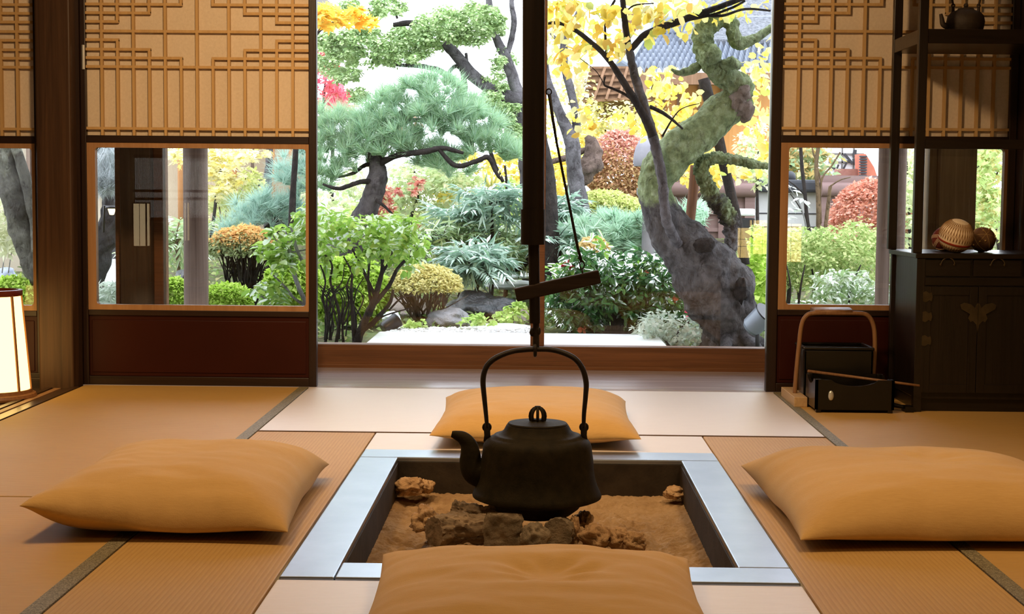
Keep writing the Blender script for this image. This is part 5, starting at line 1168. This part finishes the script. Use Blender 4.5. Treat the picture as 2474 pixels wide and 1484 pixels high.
# ---- clipped domes
def dome(name, label, cat, px, py, rx, ry, Y, mats, n, size, seed, depth=1.0, stems=0, smat=None, flat=.35, wid=.6, group=None, top=None, sect=1):
    """a clipped bush: leaves packed on a dome, bare stems showing below"""
    s = pxm(Y); c = at(px, py, Y); t = thing(name, label, cat, (c.x, Y, gz(c.x, Y)), group); r = random.Random(seed)
    if stems:
        b = MB(); zb = gz(c.x, Y)-.03
        for i in range(stems):
            a = r.uniform(0, 2*PI); q = r.uniform(.3, .85); d = Vector((math.cos(a)*rx*s*q, math.sin(a)*rx*s*depth*q, 0))
            base = Vector((c.x, Y, zb))+d*.12; tip = Vector((c.x, Y, c.z))+d+Vector((0,0,ry*s*r.uniform(-.1,.5)))
            J = lambda k: Vector((r.gauss(0,k), r.gauss(0,k), r.gauss(0,k*.4)))
            m1 = base.lerp(tip, .3)+J(.02)-d*.06; m2 = base.lerp(tip, .62)+J(.025)
            P_ = smooth_path([tuple(base), tuple(m1), tuple(m2), tuple(tip)], 4); b.tube(P_, [.0095-.0065*q/(len(P_)-1) for q in range(len(P_))], 7, .25, 3, i)
            for k in range(3):
                o_ = m1.lerp(m2, r.uniform(.3,1)); e_ = tip+J(.07)+Vector((0,0,.02)); P_ = smooth_path([tuple(o_), tuple(o_.lerp(e_,.5)+J(.015)), tuple(e_)], 4); b.tube(P_, [.005-.003*q/(len(P_)-1) for q in range(len(P_))], 5, .2, 3, k)
        b.build('stem', smat or DBARK, t, smooth=True)
    L = Leaves('oval' if sect == 2 else 'diamond', seed); g = L.rng
    u = unit(g.normal(size=(n,3))); u[:,2] = np.where(u[:,2] < -flat, np.abs(u[:,2]), u[:,2])
    lump = np.array([1+.09*noise.noise(Vector(tuple(x*3.2+seed)))+.05*noise.noise(Vector(tuple(x*9+seed))) for x in u])
    rr = (1-.22*g.random(n)**2)*lump; P = np.array(c)+u*rr[:,None]*np.array((rx*s, rx*s*depth, ry*s))
    N = unit(u*.5+np.array([0,0,.5])+g.normal(size=(n,3))*.5); A = u*.5+g.normal(size=(n,3))*.8; A = unit(A-N*np.sum(A*N,1,keepdims=True)); Ln = size*(.7+.6*g.random(n))
    if top is None: L.put(P, A, N, Ln, Ln*wid); L.build('foliage', mats, t)
    else:
        k = (u[:,2]+.25*g.normal(size=n)) > top
        for m_, q in ((mats[0], ~k), (mats[1], k)):
            L2 = Leaves('diamond', seed); L2.put(P[q], A[q], N[q], Ln[q], Ln[q]*wid); L2.build('foliage' if m_ is mats[0] else 'top_growth', m_, t)
    return t
AZY = leafmat('yellow_green_azalea', [rgb(.42,.50,.14), rgb(.56,.62,.20), rgb(.66,.70,.28), rgb(.74,.72,.36)], .3)
AZP = leafmat('pale_yellow_azalea', [rgb(.62,.56,.20), rgb(.76,.68,.30), rgb(.84,.76,.40), rgb(.62,.62,.26)], .35)
LIME = leafmat('bright_lime_azalea', [rgb(.32,.50,.06), rgb(.44,.64,.10), rgb(.56,.74,.16), rgb(.66,.78,.24)], .4)
OLIV = leafmat('olive_azalea', [rgb(.22,.28,.12), rgb(.34,.40,.18), rgb(.44,.48,.26), rgb(.38,.46,.26)], .35)
ORAN = leafmat('orange_azalea_tip', [rgb(.78,.45,.16), rgb(.86,.58,.26), rgb(.80,.62,.24), rgb(.84,.48,.22)], .4)
BRD = leafmat('red_brown_dome', [rgb(.42,.22,.11), rgb(.55,.31,.17), rgb(.50,.36,.16), rgb(.62,.36,.22)], .3); BRT = leafmat('rose_dome_top', [rgb(.60,.28,.22), rgb(.72,.38,.30), rgb(.80,.50,.40)], .35)
RDD = leafmat('brick_red_dome', [rgb(.58,.20,.13), rgb(.70,.32,.23), rgb(.80,.46,.36), rgb(.66,.28,.17), rgb(.86,.60,.50)], .35)
JUN = leafmat('mint_juniper', [rgb(.34,.54,.38), rgb(.46,.66,.48), rgb(.56,.76,.58), rgb(.64,.80,.66)], .3)
dome('clipped_bush', 'yellow green clipped bush under the brown dome, before the twisted trunk', 'bush', 1460, 520, 92, 58, 11.6, AZY, 9000, .030, 3)
dome('dome_bush', 'large russet dome bush with rosy top beyond the clipped bush', 'bush', 1498, 410, 80, 92, 13.4, (BRD, BRT), 9000, .036, 5, top=.45, flat=.9)
dome('dome_bush', 'brick red dome bush in the right glass before the rose gate', 'bush', 2116, 535, 108, 98, 12.4, RDD, 11000, .034, 7, flat=.6)
dome('azalea_bush', 'pale yellow azalea on bare stems in the middle of the doorway view', 'bush', 1024, 702, 92, 62, 9.4, AZP, 5000, .024, 9, stems=20, smat=bark('grey_brown_twig', rgb(.16,.12,.11), rgb(.34,.27,.25)), flat=-.05, depth=.8)
dome('azalea_bush', 'bright lime azalea behind the leafy shrub at the doorway\'s left', 'bush', 846, 712, 92, 92, 9.3, LIME, 8000, .034, 11, depth=.7, flat=.7)
dome('azalea_bush', 'lime azalea between the left door edge and the left glass', 'bush', 708, 700, 72, 66, 9.0, LIME, 5500, .034, 13, depth=.7, flat=.7)
dome('azalea_bush', 'tall azalea with orange tips on many bare stems in the left glass', 'bush', 588, 602, 84, 54, 9.4, (OLIV, ORAN), 6500, .025, 15, stems=26, flat=.25, top=.35, depth=.75)
dome('azalea_bush', 'low bright green mound at the bottom of the left glass', 'bush', 545, 730, 66, 42, 8.6, LIME, 4000, .026, 17, depth=.7)
dome('azalea_bush', 'small green mound between the two posts in the left glass', 'bush', 424, 722, 40, 46, 8.8, LIME, 2200, .034, 19, depth=.7)
dome('azalea_bush', 'green mound low in the far left glass beside the lantern', 'bush', 30, 730, 80, 60, 8.6, LIME, 4500, .030, 21, depth=.7)
dome('azalea_bush', 'small pale orange azalea behind the dark camellia', 'bush', 1432, 612, 40, 36, 10.0, leafmat('pale_orange_azalea', [rgb(.66,.46,.20), rgb(.76,.60,.30), rgb(.72,.66,.34)], .35), 1600, .030, 23)
t = thing('juniper_bush', 'mint green spreading juniper behind the camellia', 'bush', ground_root(1480, 10.6))
L = Leaves('needle', 25); r = random.Random(25)
for (px, py, rx, ry, n) in ((1480,560,100,44,150),(1400,580,60,40,70),(1570,590,70,50,90),(1440,620,110,40,80),(1620,530,50,30,30),(1350,640,50,50,50),(1680,520,30,20,14)):
    for i in range(n):
        a, d = r.uniform(0, 2*PI), math.sqrt(r.random()); y = 10.6+r.uniform(-.4,.4); c = at(px+rx*d*math.cos(a), py+ry*d*math.sin(a), y)
        dr = (r.gauss(0,.8), r.gauss(-.3,.5), r.uniform(.1,.8)); L.tuft(tuple(c), dr, 46, .10, .011, .6)
L.build('foliage', JUN, t)

# ---- camellia
CAMY = 8.9
CAML = leafmat('glossy_camellia', [rgb(.035,.12,.04), rgb(.07,.20,.065), rgb(.11,.28,.085), rgb(.17,.36,.10), rgb(.05,.16,.075)], .25, .75, .28)
CAMN = leafmat('young_camellia_leaf', [rgb(.22,.48,.06), rgb(.32,.58,.10), rgb(.40,.64,.14)], .4, .6, .3)
t = thing('camellia_shrub', 'dark glossy camellia shrub with a few red blooms right of the doorway pole', 'shrub', ground_root(1490, CAMY))
b = MB()
for q in ([(1492,830,34),(1490,770,30),(1486,720,24),(1480,660,14),(1470,620,8)], [(1466,830,20),(1462,780,20),(1440,740,16),(1410,700,10),(1380,680,6)], [(1486,790,20),(1530,770,14),(1580,745,10),(1630,720,6)], [(1470,820,12),(1420,795,9),(1370,780,7),(1340,765,5)], [(1490,760,14),(1520,720,10),(1560,680,7),(1590,650,5)], [(1464,800,9),(1430,770,8),(1400,760,6)], [(1500,810,10),(1560,790,8),(1620,780,6)]): limb(b, q, CAMY, 10, .2, q[0][0]+q[-1][0])
b.build('trunk', DBARK, t, smooth=True)
reg = [(1480,680,130,60,150),(1400,770,70,24,30),(1580,765,80,26,40),(1660,740,30,30,12),(1380,720,60,50,50),(1580,700,80,60,66),(1440,640,70,40,44),(1540,650,80,40,50),(1490,720,110,36,60),(1360,690,50,40,26),(1620,740,50,40,22),(1340,740,40,30,14),(1640,690,30,30,10)]
leaves('oval', 61, scatter(61, reg, .42, 18, 14, 17), CAMY, .047, .5, shell=.25, upn=.6, jit=1.2, droop=.3).build('foliage', CAML, t)
leaves('oval', 62, [(1430,580,10,22,8),(1462,600,10,18,7),(1360,650,30,14,26),(1450,572,6,18,6),(1340,660,24,20,20),(1560,640,40,16,24),(1400,640,30,14,18),(1650,700,24,16,10)], CAMY-.3, .056, .45, shell=.2, upn=.7).build('young_leaves', CAMN, t)
FLR = plain('red_petal', rgb(.62,.035,.09), .5, .3); FLP = plain('coral_petal', rgb(.80,.26,.16), .5, .3)
for i, (px, py, m_) in enumerate(((1662,756,FLR),(1628,722,FLP),(1664,726,FLP),(1556,660,FLP),(1408,798,FLP),(1372,640,FLR))):
    c = at(px, py, CAMY-.35); L = Leaves('oval', 70+i); L.blob(c, (.010,.010,.008), 12, .030, .8, shell=.1, upn=.2, jit=1.2); L.build('bloom', m_, t)

# ---- leafy shrub with dark stems at the doorway's left
SY = 8.3
SL = leafmat('fresh_green_leaf', [rgb(.17,.33,.045), rgb(.25,.43,.07), rgb(.34,.52,.10), rgb(.46,.60,.15), rgb(.22,.38,.07)], .45, .2, .35)
t = thing('leafy_shrub', 'fresh green leafy shrub with dark branching stems at the doorway\'s left', 'shrub', ground_root(860, SY))
b = MB()
for q in ([(858,840,24),(876,790,20),(898,740,18),(912,700,14),(924,650,11),(922,610,8),(920,560,5)], [(900,740,13),(940,690,11),(960,650,9),(990,620,6),(1010,600,4)], [(872,800,14),(900,780,12),(940,735,9),(950,700,7)], [(905,715,10),(885,670,8),(870,640,6),(850,600,5)], [(898,735,9),(890,690,6),(892,640,5),(900,590,3)], [(924,660,7),(945,620,5),(950,580,4)], [(856,830,12),(852,760,10),(848,700,7),(850,660,5),(830,620,4)], [(812,830,9),(820,770,8),(810,720,7),(798,680,6),(802,640,5),(780,610,4)], [(785,835,8),(792,780,7),(780,720,6),(786,680,5),(774,640,4)], [(830,835,7),(828,780,6),(842,730,5),(838,690,4),(856,650,3)], [(812,760,5),(796,730,4),(776,700,3)], [(826,790,5),(850,750,4),(862,700,3),(880,670,2)], [(790,760,5),(806,710,4),(826,680,3),(832,640,2)], [(940,750,5),(970,720,4),(1000,715,3)], [(900,790,5),(925,765,4),(990,745,3)]): limb(b, q, SY, 9, .2, q[0][0]+q[-1][0])
for i in range(16):
    r = random.Random(i); x = r.uniform(772, 870); limb(b, [(x, 835, 4), (x+r.uniform(-12,12), 780, 4), (x+r.uniform(-24,24), 720, 3), (x+r.uniform(-30,30), 690, 2)], SY+.2, 5, .2)
b.build('stem', DBARK, t, smooth=True)
reg = [(920,556,74,34,38),(860,560,56,32,20),(975,585,54,38,24),(940,610,66,36,22),(810,570,46,44,18),(790,530,26,26,8),(900,620,66,26,14),(985,640,30,18,6),(850,540,24,14,5),(780,600,24,30,8),(1000,610,34,24,10),(960,545,60,16,14),(790,640,24,20,5)]
leaves('oval', 81, scatter(81, reg, .3, 20, 14, 6), SY, .050, .6, shell=.2, upn=.9, jit=.9).build('foliage', SL, t)
t = thing('leafy_shrub', 'green leafy shrub with grey slanting stems in the left glass\'s right corner', 'shrub', ground_root(735, 8.2))
b = MB()
for q in ([(745,745,12),(720,690,11),(705,640,10),(698,590,7),(690,560,5)], [(700,620,7),(680,600,5),(660,570,4)], [(735,640,8),(716,600,8),(710,570,7),(702,550,5)], [(705,610,5),(730,605,4),(755,600,3)], [(740,740,9),(710,720,7),(690,695,6),(660,665,4)], [(660,765,5),(655,735,5),(630,715,4)]): limb(b, q, 8.2, 8, .15, q[-1][0])
b.build('stem', PALEB, t, smooth=True)
leaves('oval', 83, scatter(83, [(660,610,40,22,22),(700,565,40,20,18),(680,640,40,20,12),(730,560,16,30,8),(650,700,40,16,9),(735,520,14,20,6),(690,720,30,20,6)], .25, 15, 10, 8), 8.2, .055, .6, shell=.2, upn=1.1).build('foliage', SL, t)

# ---- mahonia clumps
MAHL = leafmat('blue_green_mahonia', [rgb(.30,.50,.36), rgb(.44,.64,.50), rgb(.56,.74,.62), rgb(.66,.82,.72), rgb(.36,.56,.36)], .3, .4, .35)
MAHG = leafmat('green_mahonia', [rgb(.34,.50,.20), rgb(.46,.62,.30), rgb(.58,.72,.42), rgb(.66,.74,.36)], .35, .4, .35)
def mahonia(label, px, py, Y, n, length, mat, seed, spread=1.0, bloom=False, up=.35, leaf=.105):
    c = at(px, py, Y); g0 = gz(c.x, Y); t = thing('mahonia_plant', label, 'plant', (c.x, Y, g0), 'mahonia clumps'); r = random.Random(seed)
    st = MB(); st.tube([(c.x, Y, g0-.03), (c.x+.02, Y, (g0+c.z)/2), tuple(c)], [.018,.014,.010], 8); L = Leaves('lance', seed)
    for i in range(n):
        a = 2*PI*(i+r.uniform(-.3,.3))/n*2.4; el = r.uniform(-.1, 1.3)*up*2
        d = (math.cos(a)*spread, math.sin(a)*.9, el); L.frond(c+Vector((0,0,r.uniform(-.08,.03))), d, length*r.uniform(.75,1.15), 10, leaf, .20, r.uniform(.10,.40), st, .0035)
    L.blob(c+Vector((0,0,.0)), (length*.75, length*.6, length*.5), n*9, leaf*1.05, .17, shell=.15, upn=.5, jit=.9, droop=.5)
    st.build('stem', BRB if mat is not MAHL else DBARK, t, smooth=True); L.build('fronds', mat, t)
    if bloom:
        b = MB()
        for i in range(9):
            a = 2*PI*i/9; b.tube([c+Vector((0,0,.08)), c+Vector((math.cos(a)*.05, math.sin(a)*.05, .16+.02*(i % 3))), c+Vector((math.cos(a)*.07, math.sin(a)*.07, .21+.03*(i % 2)))], [.011,.010,.004], 6, .3, 5, i)
        b.build('flower_spike', plain('yellow_bloom_%d' % seed, rgb(.86,.72,.20), .7), t, smooth=True)
mahonia('mahonia with yellow flower spike standing tall at the centre of the doorway view', 1186, 495, 10.6, 30, .32, MAHL, 1, bloom=True)
mahonia('low mahonia clump hanging over the black wet rock', 1145, 630, 10.0, 44, .28, MAHL, 2, up=.3, leaf=.115)
mahonia('mahonia clump left of the tall flowering one', 1110, 535, 10.8, 26, .30, MAHL, 3)
mahonia('yellow green mahonia clump behind the low blue one', 1220, 590, 10.9, 32, .34, MAHG, 4)
mahonia('small mahonia right of the pole, before the leaning dark trunk', 1335, 510, 10.6, 24, .26, MAHL, 5)
mahonia('small mahonia on the right of the pole, under the other small one', 1340, 590, 10.3, 24, .26, MAHL, 6)
mahonia('green mahonia between the leafy shrub and the tall flowering one', 1070, 580, 10.6, 28, .32, MAHG, 7)
mahonia('green mahonia clump filling the gap between the posts in the left glass', 425, 580, 10.0, 18, .32, MAHG, 8)
b = MB(); limb(b, [(1205,645,6),(1230,652,12),(1255,648,14),(1275,630,12),(1285,595,9),(1290,560,7)], 10.4, 9, .2)
t = thing('bent_branch_shrub', 'shrub with a dark bent branch just left of the pole', 'shrub', ground_root(1260, 10.5)); b.build('stem', DBARK, t, smooth=True)
leaves('lance', 85, scatter(85, [(1250,620,36,26,20),(1230,600,30,20,10)], .2, 16, 14, 16), 10.5, .08, .18, shell=.2, droop=.8).build('foliage', MAHG, t)

# ---- small ground plants
GPL = leafmat('small_round_leaf', [rgb(.38,.56,.14), rgb(.52,.68,.22), rgb(.64,.76,.32)], .4)
for i, (px, py, rx, ry, n, Y, lab) in enumerate(((1152,775,30,14,9,8.95,'small lime plant on the gravel edge before the black wet rock'), (1240,760,34,26,16,9.2,'leafy lime plant between the black wet rock and the pole'), (1010,790,34,10,6,8.8,'sparse grassy plant at the foot of the pale yellow azalea'))):
    shrub('ground_plant', lab, 'plant', Y, [(px,py,rx,ry,n)], GPL, 90+i, k=.12, rx=10, ry=8, n=14, size=.036, wid=.7, shape='oval', stems=[[(px,py+ry+8,3),(px,py,2)]])
SILV = leafmat('silver_leaf', [rgb(.46,.54,.44), rgb(.58,.66,.56), rgb(.70,.76,.68), rgb(.40,.50,.36)], .35)
shrub('silver_shrub', 'silvery low shrub at the foot of the twisted tree', 'shrub', 8.3, [(1600,790,60,34,40),(1660,800,50,30,30),(1710,820,40,16,10),(1560,800,30,20,10)], SILV, 95, k=.25, rx=14, ry=12, n=16, size=.034, wid=.5, stems=[[(1640,850,8),(1640,800,6),(1680,770,4)],[(1620,840,6),(1590,800,4)]])
shrub('silver_shrub', 'white edged low leaves at the bottom left corner of the left glass', 'shrub', 8.2, [(262,712,26,28,22),(250,740,20,14,8)], SILV, 97, k=.2, rx=12, ry=10, n=16, size=.05, wid=.3, shape='lance', stems=[[(262,770,4),(262,720,3)]])
# hedge and bush seen in the right glass and right of the twisted trunk
HDG = leafmat('small_hedge_leaf', [rgb(.26,.38,.12), rgb(.38,.49,.18), rgb(.52,.60,.26), rgb(.66,.68,.36)], .35)
shrub('leafy_hedge', 'green hedge filling the lower right glass below the stone wall', 'hedge', 10.2, [(1960,600,110,44,110),(2080,580,60,40,50),(1880,600,50,50,40),(1840,600,40,50,34),(1960,660,120,40,70),(2080,650,50,60,40),(1840,690,30,50,18)], HDG, 99, k=.5, rx=18, ry=15, n=38, size=.028, stems=[[(1930,760,7),(1928,680,6),(1920,620,4)],[(1960,760,7),(1966,690,6),(1960,640,4)],[(1900,760,8),(1905,700,7),(1900,650,4)],[(2040,770,6),(2060,690,5),(2090,640,3)]])
shrub('white_leaf_shrub', 'pale leaved low shrub in front of the hedge in the right glass', 'shrub', 9.0, [(2060,700,70,40,50),(2000,690,50,30,20),(2120,720,30,30,14),(1960,740,60,14,8)], leafmat('pale_hedge_leaf', [rgb(.26,.40,.16), rgb(.38,.52,.26), rgb(.52,.62,.42), rgb(.78,.82,.74)], .35, .4), 101, k=.3, rx=13, ry=11, n=14, size=.044, wid=.5, shape='oval', stems=[[(2050,780,6),(2055,700,5),(2080,640,3)],[(1900,770,5),(1910,700,5),(1900,640,3)],[(1925,770,6),(1935,690,5),(1945,640,3)]])
shrub('lime_bush', 'lime bush right of the twisted trunk at the doorway edge', 'bush', 9.2, [(1838,660,26,40,20),(1845,720,20,30,12),(1835,600,24,30,12)], LIME, 103, k=.25, rx=13, ry=12, n=18, size=.05, stems=[[(1845,800,6),(1842,700,4)]])
# slim bare saplings before the stone wall
for lab, sts in (('slim dark sapling before the stone wall, leftmost in the right glass', [[(1955,560,9),(1948,510,9),(1944,460,9),(1938,410,9),(1934,350,8),(1930,280,7)],[(1948,530,4),(1925,490,3),(1895,450,2)],[(1944,470,4),(1920,448,3),(1902,435,2)]]),
                 ('brown cut sapling in the middle of the right glass', [[(1976,600,12),(1978,520,12),(1976,460,11),(1972,400,10),(1978,350,9),(1984,290,8)],[(1974,390,5),(1965,370,4),(1962,350,3)]]),
                 ('dark red forked sapling right of the brown cut one', [[(1993,560,10),(2000,500,9),(2006,450,9)],[(1983,540,5),(1984,440,5),(2010,400,4),(2030,368,4)],[(1984,440,4),(1974,400,3)],[(2006,450,4),(2030,435,3),(2056,428,2)]])):
    t = thing('bare_sapling', lab, 'sapling', ground_root(sts[0][0][0], 11.0), 'bare saplings before the stone wall'); b = MB()
    for q in sts: limb(b, q, 11.0, 8, .1)
    b.build('stem', BRB if 'brown' in lab else DBARK, t, smooth=True)
L = leaves('oval', 105, [(1912,456,14,6,5),(1905,468,8,6,3),(1940,482,14,8,5),(1920,500,14,6,5),(1914,512,10,6,4),(1900,530,8,6,3)], 10.9, .06, .5, shell=.2)
t = thing('white_leaf_sapling', 'thin twig with white leaves before the stone wall', 'sapling', ground_root(1945, 10.9)); b = MB(); limb(b, [(1950,600,4),(1946,540,4),(1930,490,3),(1905,450,2),(1888,430,2)], 10.9, 6); limb(b, [(1940,510,2),(1915,505,2)], 10.9, 5); b.build('stem', PALEB, t, smooth=True); L.build('foliage', leafmat('white_leaf', [rgb(.76,.80,.76), rgb(.86,.88,.84)], .3), t)
shrub('autumn_tree', 'orange and green trees behind the stone wall in the right glass', 'tree', 18.5, [(1900,380,40,50,30),(1960,390,50,40,30),(1920,420,40,20,12),(1890,360,30,20,10)], leafmat('autumn_mix', [rgb(.30,.46,.26), rgb(.48,.60,.34), rgb(.72,.50,.18), rgb(.80,.64,.36), rgb(.40,.54,.34)], .4), 107, rx=22, ry=16, n=20, size=.08, stems=[[(1915,480,10),(1912,420,8),(1905,360,6)]])
shrub('bamboo_grass', 'tangle of pale leaves behind the cabinet\'s left upright', 'shrub', 12.0, [(2195,400,40,60,40),(2200,480,40,70,40),(2190,560,40,60,30),(2240,500,30,90,26)], MIXL, 109, k=.5, rx=16, ry=13, n=18, size=.05, stems=[[(2200,640,8),(2196,500,6),(2190,380,4)],[(2186,490,4),(2210,505,3)]])
shrub('autumn_tree', 'green and orange tree between the broad post and the right door edge', 'tree', 11.0, [(2380,380,40,30,26),(2385,440,40,40,26),(2380,500,40,50,34),(2390,560,40,40,24)], leafmat('green_orange_mix', [rgb(.40,.56,.18), rgb(.54,.68,.28), rgb(.66,.76,.40), rgb(.78,.60,.26), rgb(.34,.50,.20)], .4), 111, k=.5, rx=18, ry=14, n=18, size=.05, shape='maple', wid=1, stems=[[(2420,640,10),(2400,520,8),(2390,460,6),(2420,400,4)],[(2350,410,4),(2380,395,3),(2410,380,3)]])

# ---- left glass: yellow maple, dark trunk, thin saplings
shrub('yellow_maple', 'yellow and white leaved maple at the top of the left glass', 'tree', 11.8, [(540,380,60,20,26),(500,395,30,40,20),(560,425,40,16,12),(430,380,30,26,14),(530,450,40,30,16),(610,370,40,16,10)], leafmat('yellow_white_maple', [rgb(.84,.68,.16), rgb(.90,.82,.42), rgb(.93,.90,.70), rgb(.78,.72,.20), rgb(.94,.93,.84)], .5), 113, k=.4, rx=17, ry=9, n=14, size=.055, shape='maple', wid=1, upn=1.2, stems=[[(505,620,10),(520,500,8),(530,420,6),(560,380,4)]])
shrub('yellow_green_shrub', 'feathery yellow green shrub behind the blue pine in the left glass', 'shrub', 12.2, [(540,510,50,40,44),(580,480,40,26,20),(610,440,26,30,14)], leafmat('feathery_lime', [rgb(.56,.62,.20), rgb(.70,.74,.34), rgb(.80,.82,.48)], .45), 115, k=.4, rx=16, ry=14, n=20, size=.045, stems=[[(534,560,3),(530,500,3),(518,470,2)],[(566,560,3),(572,500,3),(594,430,3)],[(545,560,2),(548,500,2),(570,470,2)]], smat=BRB)
b = MB(); limb(b, [(652,620,24),(650,560,22),(645,500,22),(646,440,20),(650,400,18),(652,340,16)], 13.5, 12, .25); limb(b, [(612,620,18),(612,560,18),(614,480,18),(620,450,16),(636,432,14)], 13.2, 12, .2)
t = thing('bare_tree', 'dark grey bark trunk against the beige wall in the left glass', 'tree', ground_root(650, 13.5)); b.build('trunk', GREYB, t, smooth=True)
b = MB(); limb(b, [(205,780,60),(222,700,56),(240,620,56),(256,560,58),(266,500,44),(262,440,40),(258,380,50),(256,320,52)], 8.9, 18, .35, 3); limb(b, [(240,590,16),(262,560,14),(286,520,12)], 8.85, 9, .3)
t = thing('shaggy_tree', 'dark shaggy tree leaning behind the broad post in the left glass', 'tree', ground_root(215, 8.9)); b.build('trunk', bark('black_grey_bark', rgb(.03,.03,.032), rgb(.15,.145,.15)), t, smooth=True)
L = Leaves('needle', 117); r = random.Random(117)
for i in range(90):
    c = at(r.uniform(234,290), r.uniform(425,455), 8.75+r.uniform(-.1,.1)); L.tuft(tuple(c), (r.gauss(0,.5), -.4, r.uniform(-.8,.1)), 30, .075, .004, .6)
for i in range(50):
    c = at(r.uniform(232,290), r.uniform(350,400), 8.75+r.uniform(-.1,.1)); L.tuft(tuple(c), (r.gauss(0,.4), -.3, -.9), 12, .13, .004, .35)
L.build('hanging_needles', leafmat('silver_needle', [rgb(.36,.40,.38), rgb(.52,.56,.56), rgb(.66,.70,.72)], .3), t)
# far left glass: leaning trunks
t = thing('leaning_tree', 'grey leaning double trunk in the far left glass above the lantern', 'tree', ground_root(95, 8.6)); b = MB()
limb(b, [(120,740,60),(100,690,56),(78,630,56),(58,570,60),(42,500,66),(26,430,68),(6,360,70),(-20,280,72)], 8.6, 22, .25, 3); limb(b, [(92,610,30),(84,540,26),(72,480,26),(56,410,26),(36,350,26),(14,280,24)], 8.55, 14, .2, 5)
b.build('trunk', bark('grey_green_bark', rgb(.07,.062,.05), rgb(.25,.24,.19), (rgb(.20,.20,.13), rgb(.34,.34,.25), rgb(.46,.46,.38)), .5, 1.4), t, smooth=True)
shrub('pale_leaf_shrub', 'pale leaved thin stemmed shrub at the very left of the far left glass', 'shrub', 8.9, [(8,540,26,60,24),(20,580,26,40,14),(0,490,20,30,8)], leafmat('pale_cream_leaf', [rgb(.50,.52,.30), rgb(.66,.66,.44), rgb(.78,.78,.60)], .4), 119, k=.2, rx=12, ry=10, n=9, size=.06, wid=.4, shape='lance', stems=[[(5,660,3),(14,600,3),(30,560,2)],[(20,660,3),(30,600,2),(42,575,2)]], smat=PALEB, root=10)
a = at(-80, 300, 12.4); c_ = at(240, 300, 12.4); b = MB(); b.box(a.x, c_.x, 12.4, 12.5, gz(a.x, 12.4)-.1, 2.2); t = thing('board_screen', 'weathered board screen behind the leaning double trunk in the far left glass', 'screen', ((a.x+c_.x)/2, 12.45, 0)); b.build('board_panel', plain('grey_beige_screen', rgb(.34,.29,.22), .9, .1, 0, rgb(.44,.38,.29), 4), t)
b = MB()
for p in (70, 90): x = at(p, 400, 12.35).x; b.box(x-.015, x+.015, 12.33, 12.4, 0, 2.2)
b.build('upright', OUTW, t)
b = MB(); a = at(205, 300, 13); c_ = at(300, 300, 13); b.box(a.x, c_.x, 13, 13.1, gz(-2, 13)+.0, 2.4); tag(b.build('dark_fence', DWALL), 'dark fence behind the shaggy tree in the left glass', 'fence')

# ---- low ground cover between the plants
L = Leaves('oval', 131); g_ = np.random.default_rng(131); n = 26000
X = g_.uniform(-6.5, 6.5, n); Yv = 8.45+(g_.random(n)**1.3)*6.6
keep = ~((np.abs(X+.15) < .85) & (Yv < 9.0)) & ~((X > -4.2) & (X < -1.95) & (X/Yv > -.31) & (X/Yv < -.245))
X, Yv = X[keep], Yv[keep]; n = len(X)
P = np.stack([X, Yv, np.array([gz(a, c_) for a, c_ in zip(X, Yv)])+g_.random(n)**2*.07], 1)
N = unit(np.array([0,0,1.0])+g_.normal(size=(n,3))*.5); A = g_.normal(size=(n,3)); A = unit(A-N*np.sum(A*N,1,keepdims=True)); Ln = .045*(.6+.8*g_.random(n)); L.put(P, A, N, Ln, Ln*.6)
tag(L.build('ground_cover_leaves', leafmat('ground_cover', [rgb(.14,.22,.07), rgb(.22,.32,.10), rgb(.32,.42,.16), rgb(.40,.36,.18), rgb(.20,.30,.14)], .3)), 'low green leaves covering the ground between the garden plants', 'ground cover', kind='stuff')
WORLD = 5.2
LAMPS_AND_FILL = [((0, 4.6, 2.38), (0, 4.4, 0), .4, 5, 130), ((-1.3, 3.5, 2.38), (-1.2, 3.7, 0), .4, 15, 130), ((1.0, 3.3, 2.38), (1.0, 3.5, 0), .4, 14, 130), ((0, 1.2, 2.38), (0, 1.6, 0), .5, 5, 130), ((-.5, 3.4, 2.3), (-.4, 5.9, 1.3), .25, 33, 120)]  # unseen ceiling lamps; the last is an added fill that brightens the paper doors
# ------------------------------------------------------------------ light
w = bpy.data.worlds.new('overcast_sky'); sc.world = w; w.use_nodes = True
nt = w.node_tree; bg = nt.nodes['Background']; bg.inputs[0].default_value = (.88, .95, 1.06, 1); bg.inputs[1].default_value = WORLD
def area(name, loc, target, size, power, color, sy=None, spread=180):
    l = bpy.data.lights.new(name, 'AREA'); l.energy = power; l.color = color; l.size = size; l.spread = math.radians(spread)
    if sy: l.shape = 'RECTANGLE'; l.size_y = sy
    o = bpy.data.objects.new(name, l); COL.objects.link(o); o.location = loc
    o.rotation_euler = (Vector(target)-Vector(loc)).to_track_quat('-Z', 'Y').to_euler(); return o
WARM = (1, .66, .34)
for loc, tgt, sz, p, s_ in LAMPS_AND_FILL: area('ceiling_or_fill_light', loc, tgt, sz, p, WARM, spread=s_)
sc.view_settings.view_transform = 'Standard'; sc.view_settings.look = 'None'; sc.view_settings.gamma = 1; sc.view_settings.use_curve_mapping = False
sc.view_settings.exposure = 0
sc.cycles.use_denoising = True
sc.cycles.max_bounces = 7; sc.cycles.diffuse_bounces = 3; sc.cycles.glossy_bounces = 3; sc.cycles.transparent_max_bounces = 12; sc.cycles.transmission_bounces = 3
sc.cycles.caustics_reflective = False; sc.cycles.caustics_refractive = False; sc.cycles.sample_clamp_indirect = 4
sc.render.film_transparent = False
